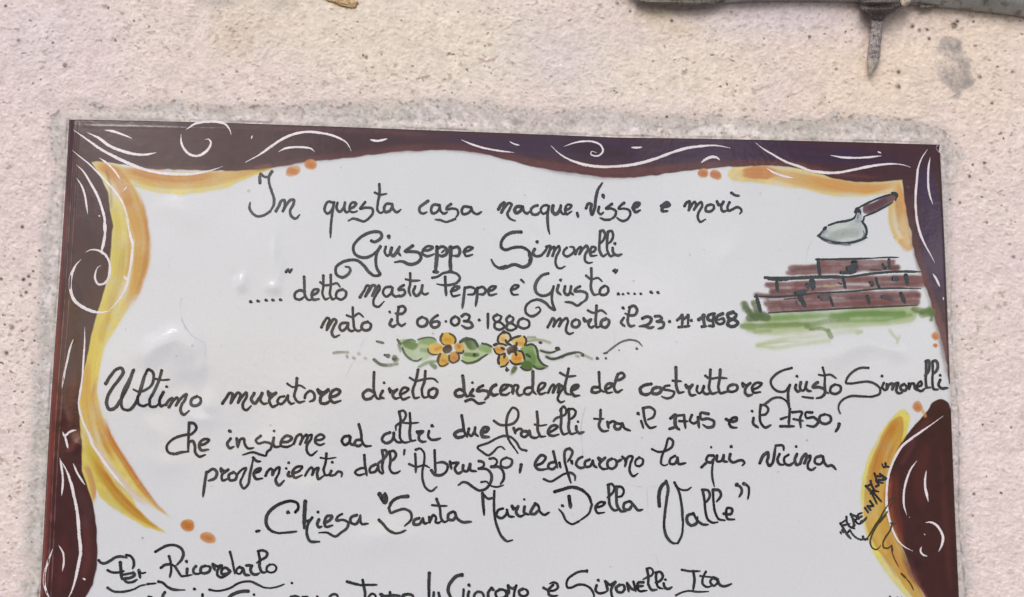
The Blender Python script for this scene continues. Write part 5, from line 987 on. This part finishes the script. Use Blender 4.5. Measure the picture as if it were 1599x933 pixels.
def crust(name, loops, mat, parent, ycen, ydep, n=40, rough=.12, seed=1, cuts=5, label=None):
    """lumpy solid swept down its height: loops = (y_px, x_left, x_right, depth_px)"""
    r = np.random.default_rng(seed); loops = np.array(loops, float)
    yy = np.linspace(loops[0, 0], loops[-1, 0], n)
    L = np.interp(yy, loops[:, 0], loops[:, 1]); Rr = np.interp(yy, loops[:, 0], loops[:, 2]); Dd = np.interp(yy, loops[:, 0], loops[:, 3])
    m_ = 24; V = []; nz_ = noise((n, m_), 1.6, seed)
    nz_[:, :4] = nz_[:, :4]*.5 + nz_[:, -4:][:, ::-1]*.5
    for j in range(n):
        for k in range(m_):
            a = 2*math.pi*k/m_
            ca, sa = math.cos(a), math.sin(a)
            ex = abs(ca)**.75*np.sign(ca); ey = abs(sa)**.75*np.sign(sa)
            g = 1+rough*nz_[j, k]
            V.append(P((L[j]+Rr[j])/2 + ex*(Rr[j]-L[j])/2*(1+rough*.45*nz_[j, k]), yy[j], ycen - ey*Dd[j]*MM/1000*g))
    F_ = [(j*m_+k, (j+1)*m_+k, (j+1)*m_+(k+1) % m_, j*m_+(k+1) % m_) for j in range(n-1) for k in range(m_)]
    V.append(np.mean(V[:m_], 0)); V.append(np.mean(V[(n-1)*m_:n*m_], 0)); a, b = n*m_, n*m_+1
    F_ += [(a, k, (k+1) % m_, a) for k in range(0)] 
    o = link_mesh(name, V, F_, mat, parent)
    if label: o['label'] = label
    return o
nail = empty('conduit_nail', None, 'crusted iron nail with bare pointed tip hanging from the conduit', 'nail')
yc = -11*MM/1000
crust('spike', [(16, 1358, 1384, 9), (27, 1359.5, 1382, 9), (36, 1360.5, 1380.5, 8), (45, 1360, 1379, 8), (55, 1358, 1377, 8), (68, 1357, 1376, 8), (78, 1356, 1375.5, 8), (88, 1354.8, 1374.5, 7.5), (93, 1354.3, 1373, 7.5)], M_NAIL, nail, yc, 0, 60, .10, 5)
crust('spike_tip', [(90, 1355.2, 1374, 6.8), (95, 1354.6, 1372.4, 6.5), (101, 1354.8, 1368.5, 6), (107, 1355.8, 1365.5, 5), (112, 1356.4, 1363, 3.4), (115.5, 1356.8, 1361.4, 2.2), (117.5, 1358, 1360.4, .8)], M_TIP, nail, yc, 0, 30, .045, 8)
crust('collar', [(-40, 1342, 1404, 26), (-10, 1340, 1408, 30), (0, 1340.5, 1409, 30), (8, 1341.5, 1406, 29), (13, 1342, 1403, 26), (16.5, 1344, 1400, 22), (18.5, 1352, 1396, 18), (21, 1355, 1389, 15), (25, 1357.5, 1384, 12), (30, 1360, 1381.5, 9.5)], M_COLLAR, nail, -14*MM/1000, 0, 60, .08, 9)
crust('crumb', [(-8, 1408, 1420, 5), (-3, 1405, 1423, 9), (3, 1405, 1422, 9), (8, 1407, 1418, 6), (10.5, 1409, 1414, 2)], M_CREAM, nail, -26*MM/1000, 0, 16, .07, 12)
sm_ = crust('mortar_smear', [(-8, 990, 1135, 4), (-2, 992, 1140, 7), (4, 1006, 1132, 8), (8, 1030, 1115, 7), (10.6, 1062, 1092, 2.5)], M_DIRT, conduit, -12*MM/1000, 0, 26, .22, 14)
crust('mortar_smear', [(4, 1430, 1470, 3), (9, 1432, 1466, 4.5), (12.5, 1437, 1452, 3), (13.8, 1440, 1448, 1)], M_DIRT, conduit, -9*MM/1000, 0, 14, .2, 18)
fl_ = crust('plaster_flake', [(-10, 488, 548, 1.5), (-4, 500, 552, 2), (2, 514, 556, 2), (6, 526, 557, 1.8), (9, 534, 556, 1.3), (12, 548, 554, .5)], M_FLAKE, None, -.0006, 0, 24, .22, 21)
fl_['label'] = 'small yellowish brown flake stuck to the plaster at the top edge'; fl_['category'] = 'plaster flake'
